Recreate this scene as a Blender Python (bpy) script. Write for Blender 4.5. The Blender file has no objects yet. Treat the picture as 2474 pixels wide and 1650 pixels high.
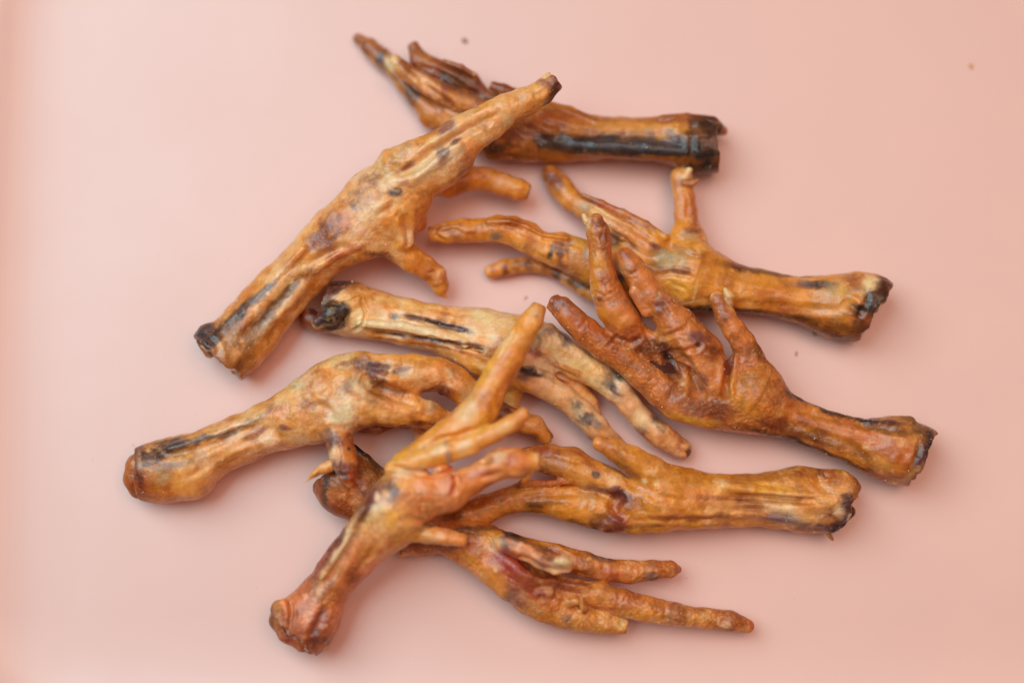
import bpy, math, random, time
import numpy as np
from mathutils import Matrix, Vector

# ---------------------------------------------------------------- camera, world, lamps, exposure
S = 0.00012                      # metres per unit; one unit is one photograph pixel at the tray's centre
W, H = 2474.0, 1650.0
LENS, SENS = 60.0, 36.0
DIST = W * LENS / SENS           # camera to tray centre, in units
TILT = math.radians(8.0)
scene = bpy.context.scene
col = scene.collection

cam_d = bpy.data.cameras.new('camera')
cam = bpy.data.objects.new('camera', cam_d)
col.objects.link(cam)
cam_d.lens = LENS; cam_d.sensor_width = SENS
cam_d.clip_start = 0.01; cam_d.clip_end = 20
CAM = np.array([0.0, -DIST * math.sin(TILT), DIST * math.cos(TILT)])
cam.location = Vector(CAM * S)
cam.rotation_euler = (TILT, 0, 0)
cam_d.dof.use_dof = True
cam_d.dof.focus_distance = (DIST - 138) * S
cam_d.dof.aperture_fstop = 2.0
scene.camera = cam

world = bpy.data.worlds.new('World'); scene.world = world
world.use_nodes = True
bg = world.node_tree.nodes['Background']
bg.inputs[0].default_value = (1.0, 0.66, 0.52, 1); bg.inputs[1].default_value = 0.22

def area(name, loc, target, size, size_y, power, color):
    l = bpy.data.lights.new(name, 'AREA'); l.shape = 'RECTANGLE'
    l.size = size; l.size_y = size_y; l.energy = power; l.color = color
    o = bpy.data.objects.new(name, l); col.objects.link(o)
    o.location = loc
    o.rotation_euler = (Vector(target) - Vector(loc)).to_track_quat('-Z', 'Y').to_euler()
    return o
area('window_light', (-0.80, 0.50, 1.36), (0.0, 0, 0), 1.3, 1.4, 29, (0.64, 0.935, 1.04))
area('warm_fill_light', (0.45, 0.20, 1.6), (0.0, 0, 0), 1.0, 0.8, 9.2, (1.0, 0.66, 0.52))  # added warm fill lamp, keeps tops brighter than sides; no such source seen

scene.view_settings.view_transform = 'Standard'
scene.view_settings.look = 'None'
scene.view_settings.exposure = 0.0
scene.view_settings.gamma = 1.0
scene.cycles.use_denoising = True
scene.cycles.max_bounces = 8

# ---------------------------------------------------------------- helpers
CT, ST = math.cos(TILT), math.sin(TILT)
def unproject(px, py, z):
    dx = (px - W / 2) / W * SENS / LENS
    dy = -(py - H / 2) / W * SENS / LENS
    d = np.array([dx, dy * CT + ST, dy * ST - CT])
    t = (z - CAM[2]) / d[2]
    return CAM + d * t, t / DIST         # point and local scale (units per photograph pixel)

def project(P):
    q = P - CAM
    y = q[:, 1] * CT + q[:, 2] * ST
    zc = -(-q[:, 1] * ST + q[:, 2] * CT)
    return W / 2 + q[:, 0] / zc * LENS / SENS * W, H / 2 - y / zc * LENS / SENS * W

_rng = np.random.RandomState(7)
_LAT = _rng.uniform(-1, 1, (32, 32, 32)).astype(np.float32)
def vnoise(P, scale, seed=0):
    p = np.asarray(P, dtype=np.float32) / np.float32(scale) + np.float32(seed * 7.31 + 100.0)
    i = np.floor(p).astype(np.int32); f = p - i
    f = f * f * f * (f * (f * 6 - 15) + 10)
    x0, y0, z0 = i[..., 0] & 31, i[..., 1] & 31, i[..., 2] & 31
    x1, y1, z1 = (x0 + 1) & 31, (y0 + 1) & 31, (z0 + 1) & 31
    fx, fy, fz = f[..., 0], f[..., 1], f[..., 2]
    L = _LAT
    a = L[x0, y0, z0] * (1 - fx) + L[x1, y0, z0] * fx
    b = L[x0, y1, z0] * (1 - fx) + L[x1, y1, z0] * fx
    c = L[x0, y0, z1] * (1 - fx) + L[x1, y0, z1] * fx
    d = L[x0, y1, z1] * (1 - fx) + L[x1, y1, z1] * fx
    return (a * (1 - fy) + b * fy) * (1 - fz) + (c * (1 - fy) + d * fy) * fz
def fbm(P, scale, octaves=3, seed=0):
    v = 0; a = 1.0; n = 0
    for o in range(octaves):
        v = v + a * vnoise(P, scale / 2 ** o, seed + o * 3); n += a; a *= 0.55
    return v / n
def sstep(a, b, x):
    t = np.clip((x - a) / (b - a), 0, 1); return t * t * (3 - 2 * t)

# sketch sheets: (x0, y0, units per sheet pixel), used to read measurements off the photograph
VIEW = {'o': (0, 0, 1.0), '1': (800, 50, .42535), '2': (440, 380, .35714), '3': (1000, 380, .31902), '4': (1600, 550, .41445),
        '5': (700, 640, .42535), '6': (260, 820, .38282), '7': (1000, 1050, .46789), '8': (620, 1000, .38259)}

def surface_nets(D, org, h):
    inside = D < 0
    nx, ny, nz = D.shape
    c = np.zeros((nx - 1, ny - 1, nz - 1), np.int8)
    for dx in (0, 1):
        for dy in (0, 1):
            for dz in (0, 1):
                c += inside[dx:nx - 1 + dx, dy:ny - 1 + dy, dz:nz - 1 + dz]
    act = (c > 0) & (c < 8)
    I = np.argwhere(act)
    idx = np.full(act.shape, -1, np.int32)
    idx[act] = np.arange(len(I))
    acc = np.zeros((len(I), 3), np.float32); cnt = np.zeros(len(I), np.float32)
    corners = [(a, b, d) for a in (0, 1) for b in (0, 1) for d in (0, 1)]
    vals = {k: D[I[:, 0] + k[0], I[:, 1] + k[1], I[:, 2] + k[2]] for k in corners}
    for k in corners:
        for ax in range(3):
            if k[ax] == 1: continue
            k2 = list(k); k2[ax] = 1; k2 = tuple(k2)
            a, b = vals[k], vals[k2]
            m = (a < 0) != (b < 0)
            t = np.where(m, a / np.where(m, a - b, 1), 0)
            p = np.zeros((len(I), 3), np.float32); p += np.array(k, np.float32); p[:, ax] += t
            acc[m] += p[m]; cnt[m] += 1
    V = (I + acc / cnt[:, None]) * h + org
    F = []
    for ax in range(3):
        sl0 = [slice(1, -1)] * 3; sl1 = [slice(1, -1)] * 3
        sl0[ax] = slice(0, -1); sl1[ax] = slice(1, None)
        a = inside[tuple(sl0)]; b = inside[tuple(sl1)]
        for flip, m in ((False, a & ~b), (True, ~a & b)):
            E = np.argwhere(m)
            for o in range(3):
                if o != ax: E[:, o] += 1
            u, v = [o for o in range(3) if o != ax]
            def cell(du, dv):
                Q = E.copy(); Q[:, u] -= du; Q[:, v] -= dv
                return idx[Q[:, 0], Q[:, 1], Q[:, 2]]
            q = np.stack([cell(1, 1), cell(0, 1), cell(0, 0), cell(1, 0)], 1)
            if flip ^ (ax == 1): q = q[:, ::-1]
            F.append(q)
    F = np.concatenate(F)
    F = F[(F >= 0).all(1)]
    return V, F

def vertex_normals(V, F):
    n = np.cross(V[F[:, 2]] - V[F[:, 0]], V[F[:, 3]] - V[F[:, 1]])
    N = np.zeros_like(V)
    for k in range(4):
        for a in range(3):
            N[:, a] += np.bincount(F[:, k], n[:, a], len(V))
    return N / (np.linalg.norm(N, axis=1, keepdims=True) + 1e-9)

def smooth_mesh(V, F, it, f):
    E = np.concatenate([F[:, [0, 1]], F[:, [1, 2]], F[:, [2, 3]], F[:, [3, 0]]])
    n = np.bincount(E[:, 0], minlength=len(V)) + np.bincount(E[:, 1], minlength=len(V))
    for _ in range(it):
        A = np.zeros_like(V)
        for a in range(3):
            A[:, a] = np.bincount(E[:, 0], V[E[:, 1], a], len(V)) + np.bincount(E[:, 1], V[E[:, 0], a], len(V))
        V = V + f * (A / np.maximum(n, 1)[:, None] - V)
    return V

# ---------------------------------------------------------------- materials
def srgb(h):
    c = [int(h[i:i + 2], 16) / 255 for i in (0, 2, 4)]
    return np.array([x / 12.92 if x <= .04045 else ((x + .055) / 1.055) ** 2.4 for x in c])
def hexlin(h): return tuple(srgb(h)) + (1,)

def new_mat(name):
    m = bpy.data.materials.new(name); m.use_nodes = True
    nt = m.node_tree; b = nt.nodes['Principled BSDF']
    return m, nt, b
def node(nt, t, **kw):
    n = nt.nodes.new(t)
    for k, v in kw.items():
        if k.startswith('i_'):
            key = k[2:]; key = int(key) if key.isdigit() else key.replace('_', ' ')
            n.inputs[key].default_value = v
        else: setattr(n, k, v)
    return n

def skin_material():
    m, nt, b = new_mat('dried_skin'); L = nt.links.new
    att = node(nt, 'ShaderNodeAttribute', attribute_name='tint')
    peb = node(nt, 'ShaderNodeAttribute', attribute_name='pebble')
    tc = node(nt, 'ShaderNodeTexCoord')
    warp = node(nt, 'ShaderNodeTexNoise', i_Scale=260.0, i_Detail=2.0)
    n1 = node(nt, 'ShaderNodeTexNoise', i_Scale=330.0, i_Detail=5.0, i_Roughness=.62)
    n2 = node(nt, 'ShaderNodeTexNoise', i_Scale=1500.0, i_Detail=3.0, i_Roughness=.6)
    mixv = node(nt, 'ShaderNodeMix', data_type='VECTOR', i_Factor=.004)
    vor = node(nt, 'ShaderNodeTexVoronoi', i_Scale=780.0); vor.feature = 'SMOOTH_F1'; vor.inputs['Smoothness'].default_value = .35
    for n in (warp, n1, n2): L(tc.outputs['Object'], n.inputs['Vector'])
    L(tc.outputs['Object'], mixv.inputs[4]); L(warp.outputs['Color'], mixv.inputs[5]); L(mixv.outputs[1], vor.inputs['Vector'])
    # fine mottling of the dried skin
    mr = node(nt, 'ShaderNodeMapRange', i_1=.3, i_2=.7, i_3=.88, i_4=1.12); L(n1.outputs['Fac'], mr.inputs[0])
    mr2 = node(nt, 'ShaderNodeMapRange', i_1=.3, i_2=.7, i_3=.92, i_4=1.08); L(n2.outputs['Fac'], mr2.inputs[0])
    mu = node(nt, 'ShaderNodeMath', operation='MULTIPLY'); L(mr.outputs[0], mu.inputs[0]); L(mr2.outputs[0], mu.inputs[1])
    pc = node(nt, 'ShaderNodeMapRange', i_1=.1, i_2=.75, i_3=.16, i_4=-.26); L(vor.outputs['Distance'], pc.inputs[0])
    pk = node(nt, 'ShaderNodeMath', operation='MULTIPLY_ADD', i_2=1.0); L(pc.outputs[0], pk.inputs[0]); L(peb.outputs['Fac'], pk.inputs[1])
    mu2 = node(nt, 'ShaderNodeMath', operation='MULTIPLY'); L(mu.outputs[0], mu2.inputs[0]); L(pk.outputs[0], mu2.inputs[1])
    vm = node(nt, 'ShaderNodeVectorMath', operation='SCALE'); L(att.outputs['Color'], vm.inputs[0]); L(mu2.outputs[0], vm.inputs['Scale'])
    L(vm.outputs[0], b.inputs['Base Color'])
    # relief
    pm = node(nt, 'ShaderNodeMath', operation='MULTIPLY'); L(vor.outputs['Distance'], pm.inputs[0]); L(peb.outputs['Fac'], pm.inputs[1])
    b1 = node(nt, 'ShaderNodeBump', i_Strength=.85, i_Distance=.0005, invert=True); L(pm.outputs[0], b1.inputs['Height'])
    b2 = node(nt, 'ShaderNodeBump', i_Strength=.13, i_Distance=.0006); L(n1.outputs['Fac'], b2.inputs['Height']); L(b1.outputs[0], b2.inputs['Normal'])
    b3 = node(nt, 'ShaderNodeBump', i_Strength=.6, i_Distance=.0003); L(n2.outputs['Fac'], b3.inputs['Height']); L(b2.outputs[0], b3.inputs['Normal'])
    L(b3.outputs[0], b.inputs['Normal'])
    rr = node(nt, 'ShaderNodeMapRange', i_1=.3, i_2=.7, i_3=.24, i_4=.44); L(n1.outputs['Fac'], rr.inputs[0]); L(rr.outputs[0], b.inputs['Roughness'])
    b.inputs['Specular IOR Level'].default_value = .42
    b.inputs['Subsurface Weight'].default_value = .7; b.inputs['Subsurface Radius'].default_value = (1.0, .42, .16); b.inputs['Subsurface Scale'].default_value = .0009
    b.inputs['Coat Weight'].default_value = .3; b.inputs['Coat Roughness'].default_value = .18
    return m
SKIN = skin_material()

def tray_material():
    m, nt, b = new_mat('pink_enamel'); L = nt.links.new
    tc = node(nt, 'ShaderNodeTexCoord')
    n = node(nt, 'ShaderNodeTexNoise', i_Scale=9.0, i_Detail=3.0); L(tc.outputs['Object'], n.inputs['Vector'])
    r = node(nt, 'ShaderNodeValToRGB')
    r.color_ramp.elements[0].position = .3; r.color_ramp.elements[1].position = .7
    r.color_ramp.elements[0].color = TRAY_A; r.color_ramp.elements[1].color = TRAY_B
    L(n.outputs['Fac'], r.inputs[0]); L(r.outputs[0], b.inputs['Base Color'])
    b.inputs['Specular IOR Level'].default_value = 1.0
    sm = node(nt, 'ShaderNodeTexNoise', i_Scale=24.0, i_Detail=6.0, i_Roughness=.65); L(tc.outputs['Object'], sm.inputs['Vector'])
    mr = node(nt, 'ShaderNodeMapRange', i_1=.35, i_2=.7, i_3=.40, i_4=.46); L(sm.outputs['Fac'], mr.inputs[0]); L(mr.outputs[0], b.inputs['Roughness'])
    gn = node(nt, 'ShaderNodeTexNoise', i_Scale=2600.0, i_Detail=2.0); L(tc.outputs['Object'], gn.inputs['Vector'])
    bp = node(nt, 'ShaderNodeBump', i_Strength=.12, i_Distance=.0001); L(gn.outputs['Fac'], bp.inputs['Height']); L(bp.outputs[0], b.inputs['Normal'])
    return m
TRAY_A, TRAY_B = (.75, .42, .345, 1), (.765, .43, .355, 1)

def simple_mat(name, color, rough=.5):
    m, nt, b = new_mat(name); L = nt.links.new
    tc = node(nt, 'ShaderNodeTexCoord')
    n = node(nt, 'ShaderNodeTexNoise', i_Scale=900.0, i_Detail=3.0); L(tc.outputs['Object'], n.inputs['Vector'])
    mr = node(nt, 'ShaderNodeMapRange', i_1=.3, i_2=.7, i_3=.7, i_4=1.2); L(n.outputs['Fac'], mr.inputs[0])
    vm = node(nt, 'ShaderNodeVectorMath', operation='SCALE'); vm.inputs[0].default_value = tuple(color)[:3]
    L(mr.outputs[0], vm.inputs['Scale']); L(vm.outputs[0], b.inputs['Base Color'])
    b.inputs['Roughness'].default_value = rough
    return m

# ---------------------------------------------------------------- the setting: pink tray on a dark table
def build_tray():
    x0, x1, y0, y1, R = -60, 2760, -260, 1760, 292      # outer outline, photograph pixels
    prof = [(0, -16), (0, 24), (1.5, 32), (5, 37), (12, 39.5), (20, 39), (30, 36.5), (44, 31), (60, 24), (78, 18), (99, 12.6), (124, 8), (153, 4.5), (188, 2.1), (227, .7), (270, 0)]
    def outline(inset):
        pts = []
        cs = [(x1 - R, y1 - R, 90, 0), (x0 + R, y1 - R, 180, 90), (x0 + R, y0 + R, 270, 180), (x1 - R, y0 + R, 360, 270)]
        cs = [(x0 + R, y1 - R, 180, 90), (x1 - R, y1 - R, 90, 0), (x1 - R, y0 + R, 0, -90), (x0 + R, y0 + R, -90, -180)]
        for cx, cy, a0, a1 in cs:
            for k in range(17):
                a = math.radians(a0 + (a1 - a0) * k / 16); r = max(R - inset, 0.5)
                pts.append((cx + r * math.cos(a), cy + r * math.sin(a)))
        return pts
    verts, faces = [], []
    n = 68
    for ins, z in prof:
        for px, py in outline(ins):
            verts.append(((px - W / 2) * S, -(py - H / 2) * S, z * S))
    for k in range(len(prof) - 1):
        for j in range(n):
            a, b2 = k * n + j, k * n + (j + 1) % n
            faces.append((a, b2, b2 + n, a + n))
    faces.append(tuple((len(prof) - 1) * n + j for j in range(n)))
    me = bpy.data.meshes.new('tray'); me.from_pydata(verts, [], faces); me.update()
    o = bpy.data.objects.new('pink_tray', me); col.objects.link(o)
    me.materials.append(tray_material())
    me.shade_smooth()
    # the floor's normal must point up
    if me.polygons[-1].normal.z < 0: me.flip_normals()
    o['label'] = 'smooth pale pink tray with a low rounded rim, under all the dried feet'
    o['category'] = 'tray'
    me = bpy.data.meshes.new('table'); a = 1.2
    me.from_pydata([(-a, -a, -16.5 * S), (a, -a, -16.5 * S), (a, a, -16.5 * S), (-a, a, -16.5 * S)], [], [(0, 1, 2, 3)])
    t = bpy.data.objects.new('table', me); col.objects.link(t); t['kind'] = 'structure'
    me.materials.append(simple_mat('dark_table', (.035, .04, .036), .5))
build_tray()

# ---------------------------------------------------------------- feet
PAL = dict(amber='cb883c', ochre='b87424', gold='d28e34', cream='f4d4b2', pale='e4b082', tan='cf9455', orange='cd7f42', rust='a05a2e',
           red='a03c2a', maroon='6e2c28', purple='84504f', plum='5a343a', brown='8a5628', dark='50301e', black='31262a', blue='463a44',
           grey='a8947a', yellow='d8a044', bone='f0d2a6', pink='d0885c', slate='716268', umber='6b4526')
PALL = {k: srgb(v) for k, v in PAL.items()}
def colour(k): return PALL[k] if k in PALL else srgb(k)

class Foot:
    def __init__(s, name, label, seed, base, alt, hi, pebble=.5):
        s.name, s.label, s.seed = name, label, seed
        s.base, s.alt, s.hi, s.peb = base, alt, hi, pebble
        s.chains, s.stains, s.grooves = [], [], []
    def chain(s, part, v, st, z, sq=1.0, k=11, cut0=None, cut1=None, c=None, op='+', peb=None, grow=0.0, oc=False):
        x0, y0, f = VIEW[v]; pts = []
        zs = np.interp(np.linspace(0, 1, len(st)), np.linspace(0, 1, len(z)), z) if hasattr(z, '__len__') else [z] * len(st)
        for q, zz in zip(st, zs):
            if len(q) == 4:
                mx, my = (q[0] + q[2]) / 2, (q[1] + q[3]) / 2; r = math.hypot(q[0] - q[2], q[1] - q[3]) / 2
            else: mx, my, r = q
            P, sc = unproject(x0 + mx * f, y0 + my * f, zz)
            pts.append((P[0], P[1], P[2], r * f * sc + grow))
        s.chains.append(dict(part=part, p=np.array(pts), sq=sq, k=k, cut0=cut0, cut1=cut1, c=c, op=op, peb=peb, oc=oc))
        return s
    def gr(s, v, *items):
        x0, y0, f = VIEW[v]
        for pts, w, d in items: s.grooves.append(([(x0 + x * f, y0 + y * f) for x, y in pts], w * f * 1.15, d))
        return s
    def st(s, v, *items):
        x0, y0, f = VIEW[v]
        for it in items:
            x, y, rx, ry, ang, c = it[:6]; w = it[6] if len(it) > 6 else .9
            s.stains.append((x0 + x * f, y0 + y * f, rx * f, ry * f, math.radians(ang), colour(c), w))
        return s

def chain_field(ch, P, want_param=False):
    """distance of points P (...,3) to the chain of tapered segments"""
    p = ch['p']; sq = ch['sq']; best = None; tt = None; s0 = 0.0
    for i in range(len(p) - 1):
        a, b = p[i, :3], p[i + 1, :3]; ra, rb = p[i, 3], p[i + 1, 3]
        ba = b - a; l2 = float(ba @ ba) + 1e-6
        q = P - a
        h = np.clip((q @ ba.astype(np.float32)) / l2, 0, 1)
        e = q - h[..., None] * ba.astype(np.float32)
        if sq != 1.0: e = e * np.array([1, 1, 1 / sq], np.float32)
        d = np.sqrt((e * e).sum(-1)) - (ra + (rb - ra) * h)
        if best is None:
            best = d; tt = h * math.sqrt(l2) if want_param else None
        else:
            if want_param:
                m = d < best; tt = np.where(m, s0 + h * math.sqrt(l2), tt); best = np.minimum(best, d)
            else:
                kk = 7.0; g = np.clip(.5 + .5 * (best - d) / kk, 0, 1)
                best = best + (d - best) * g - kk * g * (1 - g)
        s0 += math.sqrt(l2)
    return (best, tt) if want_param else best

def cut_planes(ch):
    out = []
    p = ch['p'][:, :3]
    for key, (i, j) in (('cut0', (0, 1)), ('cut1', (-1, -2))):
        c = ch[key]
        if c is None: continue
        d = p[i] - p[j]; d[2] *= .4
        a = math.radians(c[0]); d = np.array([d[0] * math.cos(a) - d[1] * math.sin(a), d[0] * math.sin(a) + d[1] * math.cos(a), d[2]])
        d /= np.linalg.norm(d); out.append((p[i] + d * c[1], d, c[2] if len(c) > 2 else 5.0))
    return out

HV = 2.3
def build_foot(ft):
    t0 = time.time()
    allp = np.concatenate([c['p'] for c in ft.chains]); r = allp[:, 3].max()
    lo = (allp[:, :3] - allp[:, 3:]).min(0) - 14; hi = (allp[:, :3] + allp[:, 3:]).max(0) + 14
    lo[2] = max(lo[2], -6)
    n = np.ceil((hi - lo) / HV).astype(int) + 1
    D = np.full(n, 30.0, np.float32)
    for ch in ft.chains:
        p = ch['p']
        clo = (p[:, :3] - p[:, 3:]).min(0) - 13; chi = (p[:, :3] + p[:, 3:]).max(0) + 13
        i0 = np.maximum(((clo - lo) / HV).astype(int), 0); i1 = np.minimum(np.ceil((chi - lo) / HV).astype(int) + 1, n)
        if (i1 <= i0).any(): continue
        ax = [np.arange(i0[a], i1[a], dtype=np.float32) * HV + np.float32(lo[a]) for a in range(3)]
        G = np.stack(np.meshgrid(*ax, indexing='ij'), -1)
        d = chain_field(ch, G)
        for (o, dr, jag) in cut_planes(ch) + (cut_planes(ft.chains[0])[:1] if ch['oc'] else []):
            near = d < 16
            pl = (G[near] - o.astype(np.float32)) @ dr.astype(np.float32)
            pl = pl + jag * vnoise(G[near], 22, ft.seed) + jag * .6 * vnoise(G[near], 9, ft.seed + 1)
            dd = d[near]; d[near] = np.maximum(dd, pl)
        sl = tuple(slice(i0[a], i1[a]) for a in range(3))
        o = D[sl]; k = ch['k']
        if ch['op'] == '+':
            g = np.clip(.5 + .5 * (o - d) / k, 0, 1); D[sl] = o + (d - o) * g - k * g * (1 - g)
        else:
            g = np.clip(.5 - .5 * (o + d) / k, 0, 1); D[sl] = o + (-d - o) * g + k * g * (1 - g)
    zc = np.arange(n[2], dtype=np.float32) * HV + np.float32(lo[2])
    D = np.maximum(D, (1.2 - zc)[None, None, :])
    V, F = surface_nets(D, lo, HV)
    del D
    V = smooth_mesh(V, F, 2, .5)
    N = vertex_normals(V, F)
    # nearest chain of every vertex, its distance, position along it
    nc = len(ft.chains); dist = np.empty((nc, len(V)), np.float32); tt = np.empty((nc, len(V)), np.float32)
    Vf = V.astype(np.float32)
    for i, ch in enumerate(ft.chains):
        dist[i], tt[i] = chain_field(ch, Vf, True)
        if ch['op'] == '-': dist[i] = 1e3
    own = dist.argmin(0); t = tt[own, np.arange(len(V))]
    sd = ft.seed
    # frame for anisotropic creases
    A = np.zeros_like(V)
    wsum = np.zeros(len(V))
    for i, ch in enumerate(ft.chains):
        if ch['op'] == '-': continue
        d = ch['p'][-1, :3] - ch['p'][0, :3]; d = d / (np.linalg.norm(d) + 1e-6)
        if i and A.any() and d[0] * ft.axis[0] + d[1] * ft.axis[1] < 0: d = -d
        if i == 0: ft.axis = d
        w = np.exp(-np.clip(dist[i], 0, 60) / 10.0); A += w[:, None] * d; wsum += w
    A /= np.linalg.norm(A, axis=1, keepdims=True) + 1e-9
    al = (V * A).sum(1)
    Q = V - .78 * al[:, None] * A                      # squeezed along the limb: long creases
    istoe = np.array([c['part'].startswith('toe') for c in ft.chains])[own].astype(float)
    big = np.array([c['p'][:, 3].max() for c in ft.chains])[own]
    amp = np.clip(big / 55.0, .45, 1.1)
    lump = fbm(V, 58, 3, sd)
    crease = fbm(Q, 20, 3, sd + 9); cr = -np.abs(vnoise(Q, 15, sd + 4)) + .25
    ring = np.sin(t / 3.1 + 2.0 * vnoise(V, 30, sd + 2)) * sstep(.1, .7, N[:, 2]) * sstep(-.25, .35, vnoise(V, 55, sd + 5))
    fine = fbm(V, 9, 2, sd + 12)
    zfade = sstep(0, 12, V[:, 2])
    disp = amp * (4.6 * lump + .55 * crease + .4 * cr) + ring * (.22 * istoe + .06) + (.25 + .3 * ft.peb) * fine
    V = V + N * (disp * zfade)[:, None]
    X, Y = project(V); wx = 5 * vnoise(V, 30, sd + 15); wy = 5 * vnoise(V, 30, sd + 16); up = sstep(.0, .5, N[:, 2])
    for pts, w, dep in ft.grooves:
        pa = np.array(pts); m = (X > pa[:, 0].min() - 3 * w - 6) & (X < pa[:, 0].max() + 3 * w + 6) & (Y > pa[:, 1].min() - 3 * w - 6) & (Y < pa[:, 1].max() + 3 * w + 6)
        if not m.any(): continue
        gx, gy = X[m] + wx[m], Y[m] + wy[m]; best = np.full(len(gx), 1e9); tp = np.zeros(len(gx))
        for j in range(len(pa) - 1):
            b = pa[j + 1] - pa[j]; l2 = b @ b + 1e-6
            h = np.clip(((gx - pa[j, 0]) * b[0] + (gy - pa[j, 1]) * b[1]) / l2, 0, 1)
            dd = np.hypot(gx - pa[j, 0] - h * b[0], gy - pa[j, 1] - h * b[1])
            q = dd < best; tp = np.where(q, (j + h) / (len(pa) - 1), tp); best = np.minimum(best, dd)
        g = np.exp(-(best / w) ** 2) - .35 * np.exp(-((best - 1.7 * w) / (.8 * w)) ** 2)
        g *= np.clip(4 * tp * (1 - tp), 0, 1) ** .5 * up[m]
        V[m] -= N[m] * (g * dep * (.32 + .42 * min(abs(dep) / 18, 1)))[:, None]
    V[:, 2] = np.maximum(V[:, 2], 1.0)
    N = vertex_normals(V, F)
    # ---- colour of the skin
    X, Y = project(V); XY = np.stack([X, Y, V[:, 2] * .3], 1)
    m1 = fbm(V, 60, 3, sd + 20); m2 = fbm(Q, 34, 4, sd + 30); m3 = fbm(V, 20, 3, sd + 40); m4 = fbm(Q, 16, 3, sd + 47)
    base = np.zeros((len(V), 3)); ws = np.zeros(len(V))
    for i, ch in enumerate(ft.chains):
        if ch['op'] == '-': continue
        w = np.exp(-np.clip(dist[i] - dist.min(0), 0, 80) / 5.0); cc = colour(ch['c'] or ft.base)
        base += w[:, None] * cc; ws += w
    base /= ws[:, None]
    def mix(C, c, w): return C + (c - C) * w[:, None]
    C = base
    C = mix(C, colour(ft.alt), sstep(.0, .42, m1 + .3 * m2) * .75)
    C = mix(C, colour(ft.hi), sstep(.0, .6, .7 * m1 * -1 + .3 * m2 + .2 * m3) * .5)
    C = mix(C, colour('purple'), sstep(.25, .7, -m1 + .3 * m3) * .4)
    C = mix(C, colour('rust'), sstep(.16, .7, -m2 - .4 * m1) * .3)
    C = mix(C, colour('brown'), sstep(.25, .7, -m4) * .2)
    C = mix(C, colour('bone'), sstep(.3, .6, m3) * .35)
    m5 = fbm(V, 52, 5, sd + 51); m6 = fbm(Q, 7, 3, sd + 53)
    C = mix(C, colour(ft.hi), sstep(.05, .35, m5) * .3)
    C = mix(C, colour(ft.alt) * .8, sstep(.10, .34, -m5 + .2 * m4) * .22)
    C = C * (1 + .10 * m6)[:, None]
    warp1 = fbm(XY, 26, 3, sd + 60); warp2 = fbm(Q, 12, 3, sd + 66); warp3 = fbm(V, 7, 2, sd + 69)
    for (sx, sy, rx, ry, an, c, w) in ft.stains:
        m = (np.abs(X - sx) < 2 * max(rx, ry)) & (np.abs(Y - sy) < 2 * max(rx, ry))
        if not m.any(): continue
        dx, dy = X[m] - sx, Y[m] - sy
        u = (dx * math.cos(an) + dy * math.sin(an)) / rx; v = (-dx * math.sin(an) + dy * math.cos(an)) / ry
        e = np.sqrt(u * u + v * v); nz = .6 * warp1[m] + .5 * warp2[m] + .2 * m3[m]
        k = (sstep(1.2, .85, e + .5 * nz) if w > 1 else sstep(1.45, .5, e + .8 * nz) if w == 1 else sstep(1.5, .4, e + nz)) * min(w, 1) * (.72 + .28 * sstep(-.35, .15, warp3[m] + m4[m]))
        C[m] += (c - C[m]) * k[:, None]
    g1 = fbm(V, 75, 4, sd + 81); g2 = fbm(V + 9 * np.stack([m3, m2, m1], 1), 42, 4, sd + 85); g3 = fbm(Q, 26, 4, sd + 88)
    C = mix(C, C * np.array([.80, .56, .34]), sstep(.0, .5, g1 + .2 * g3) * .6)
    C = mix(C, C * np.array([.60, .40, .46]), sstep(.12, .55, g2) * .5)
    C = mix(C, C * np.array([.52, .40, .32]), sstep(.2, .6, -g3) * .3)
    C = mix(C, C * 1.18 + .03, sstep(.1, .5, -g2) * .5)
    for (o, dr, jag) in cut_planes(ft.chains[0])[:1]:
        axd = (V - o) @ dr + 26 * m1 + 16 * m3; near = dist[0] < 40
        C = mix(C, C * np.array([.50, .34, .33]), sstep(-46, -4, axd) * near * .75)
    C = ft.gain * np.array([1.24, 1.22, 1.06]) * np.clip(C, 0, 1) ** 1.17
    C = C / np.maximum(1, C.max(1) / .84)[:, None]
    C = np.clip(C * (1 + .07 * m3 + .04 * fine)[:, None], 0.004, 1)
    for ch in ft.chains:
        for (o, dr, jag) in cut_planes(ch):
            q = V - o; ax_ = q @ dr; rad = np.linalg.norm(q - ax_[:, None] * dr, axis=1) / (ch['p'][0 if ch['cut0'] else -1, 3] + 1e-6)
            m = (np.abs(ax_) < 9) & (rad < 1.0) & ((N @ dr) > .5)
            if not m.any(): continue
            rr = rad[m] + .12 * m3[m]
            cc = C[m] * .6 + colour('brown') * .4
            cc = mix(cc, colour('bone'), sstep(.78, .66, rr) * .75); cc = mix(cc, colour('maroon'), sstep(.46, .36, rr) * .9)
            C[m] = cc; V[m] -= dr * (7 * sstep(.5, .2, rr) * min(1, ch['p'][0, 3] / 50))[:, None]
    peb = np.array([ft.peb if c['peb'] is None else c['peb'] for c in ft.chains])[own] * sstep(-.3, .4, vnoise(V, 50, sd + 77) + .25)
    # ---- split into parts along the limbs (one shared skin, shared normals)
    parts = [c['part'] for c in ft.chains]; names = sorted(set(parts))
    pd = np.stack([np.min([dist[i] for i in range(nc) if parts[i] == nm], 0) for nm in names])
    lab = pd.argmin(0)
    for i, ch in enumerate(ft.chains):
        for (o, dr, jag) in cut_planes(ch):
            if ch['part'] != 'shank': continue
            m = ((V - o) @ dr > -15) & (dist[i] < 14) & (lab == names.index('shank'))
            if 'joint_end' not in names: names.append('joint_end')
            lab[m] = names.index('joint_end')
    fl = np.sort(lab[F], 1); flab = np.where(fl[:, 1] == fl[:, 2], fl[:, 1], fl[:, 0])
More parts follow.
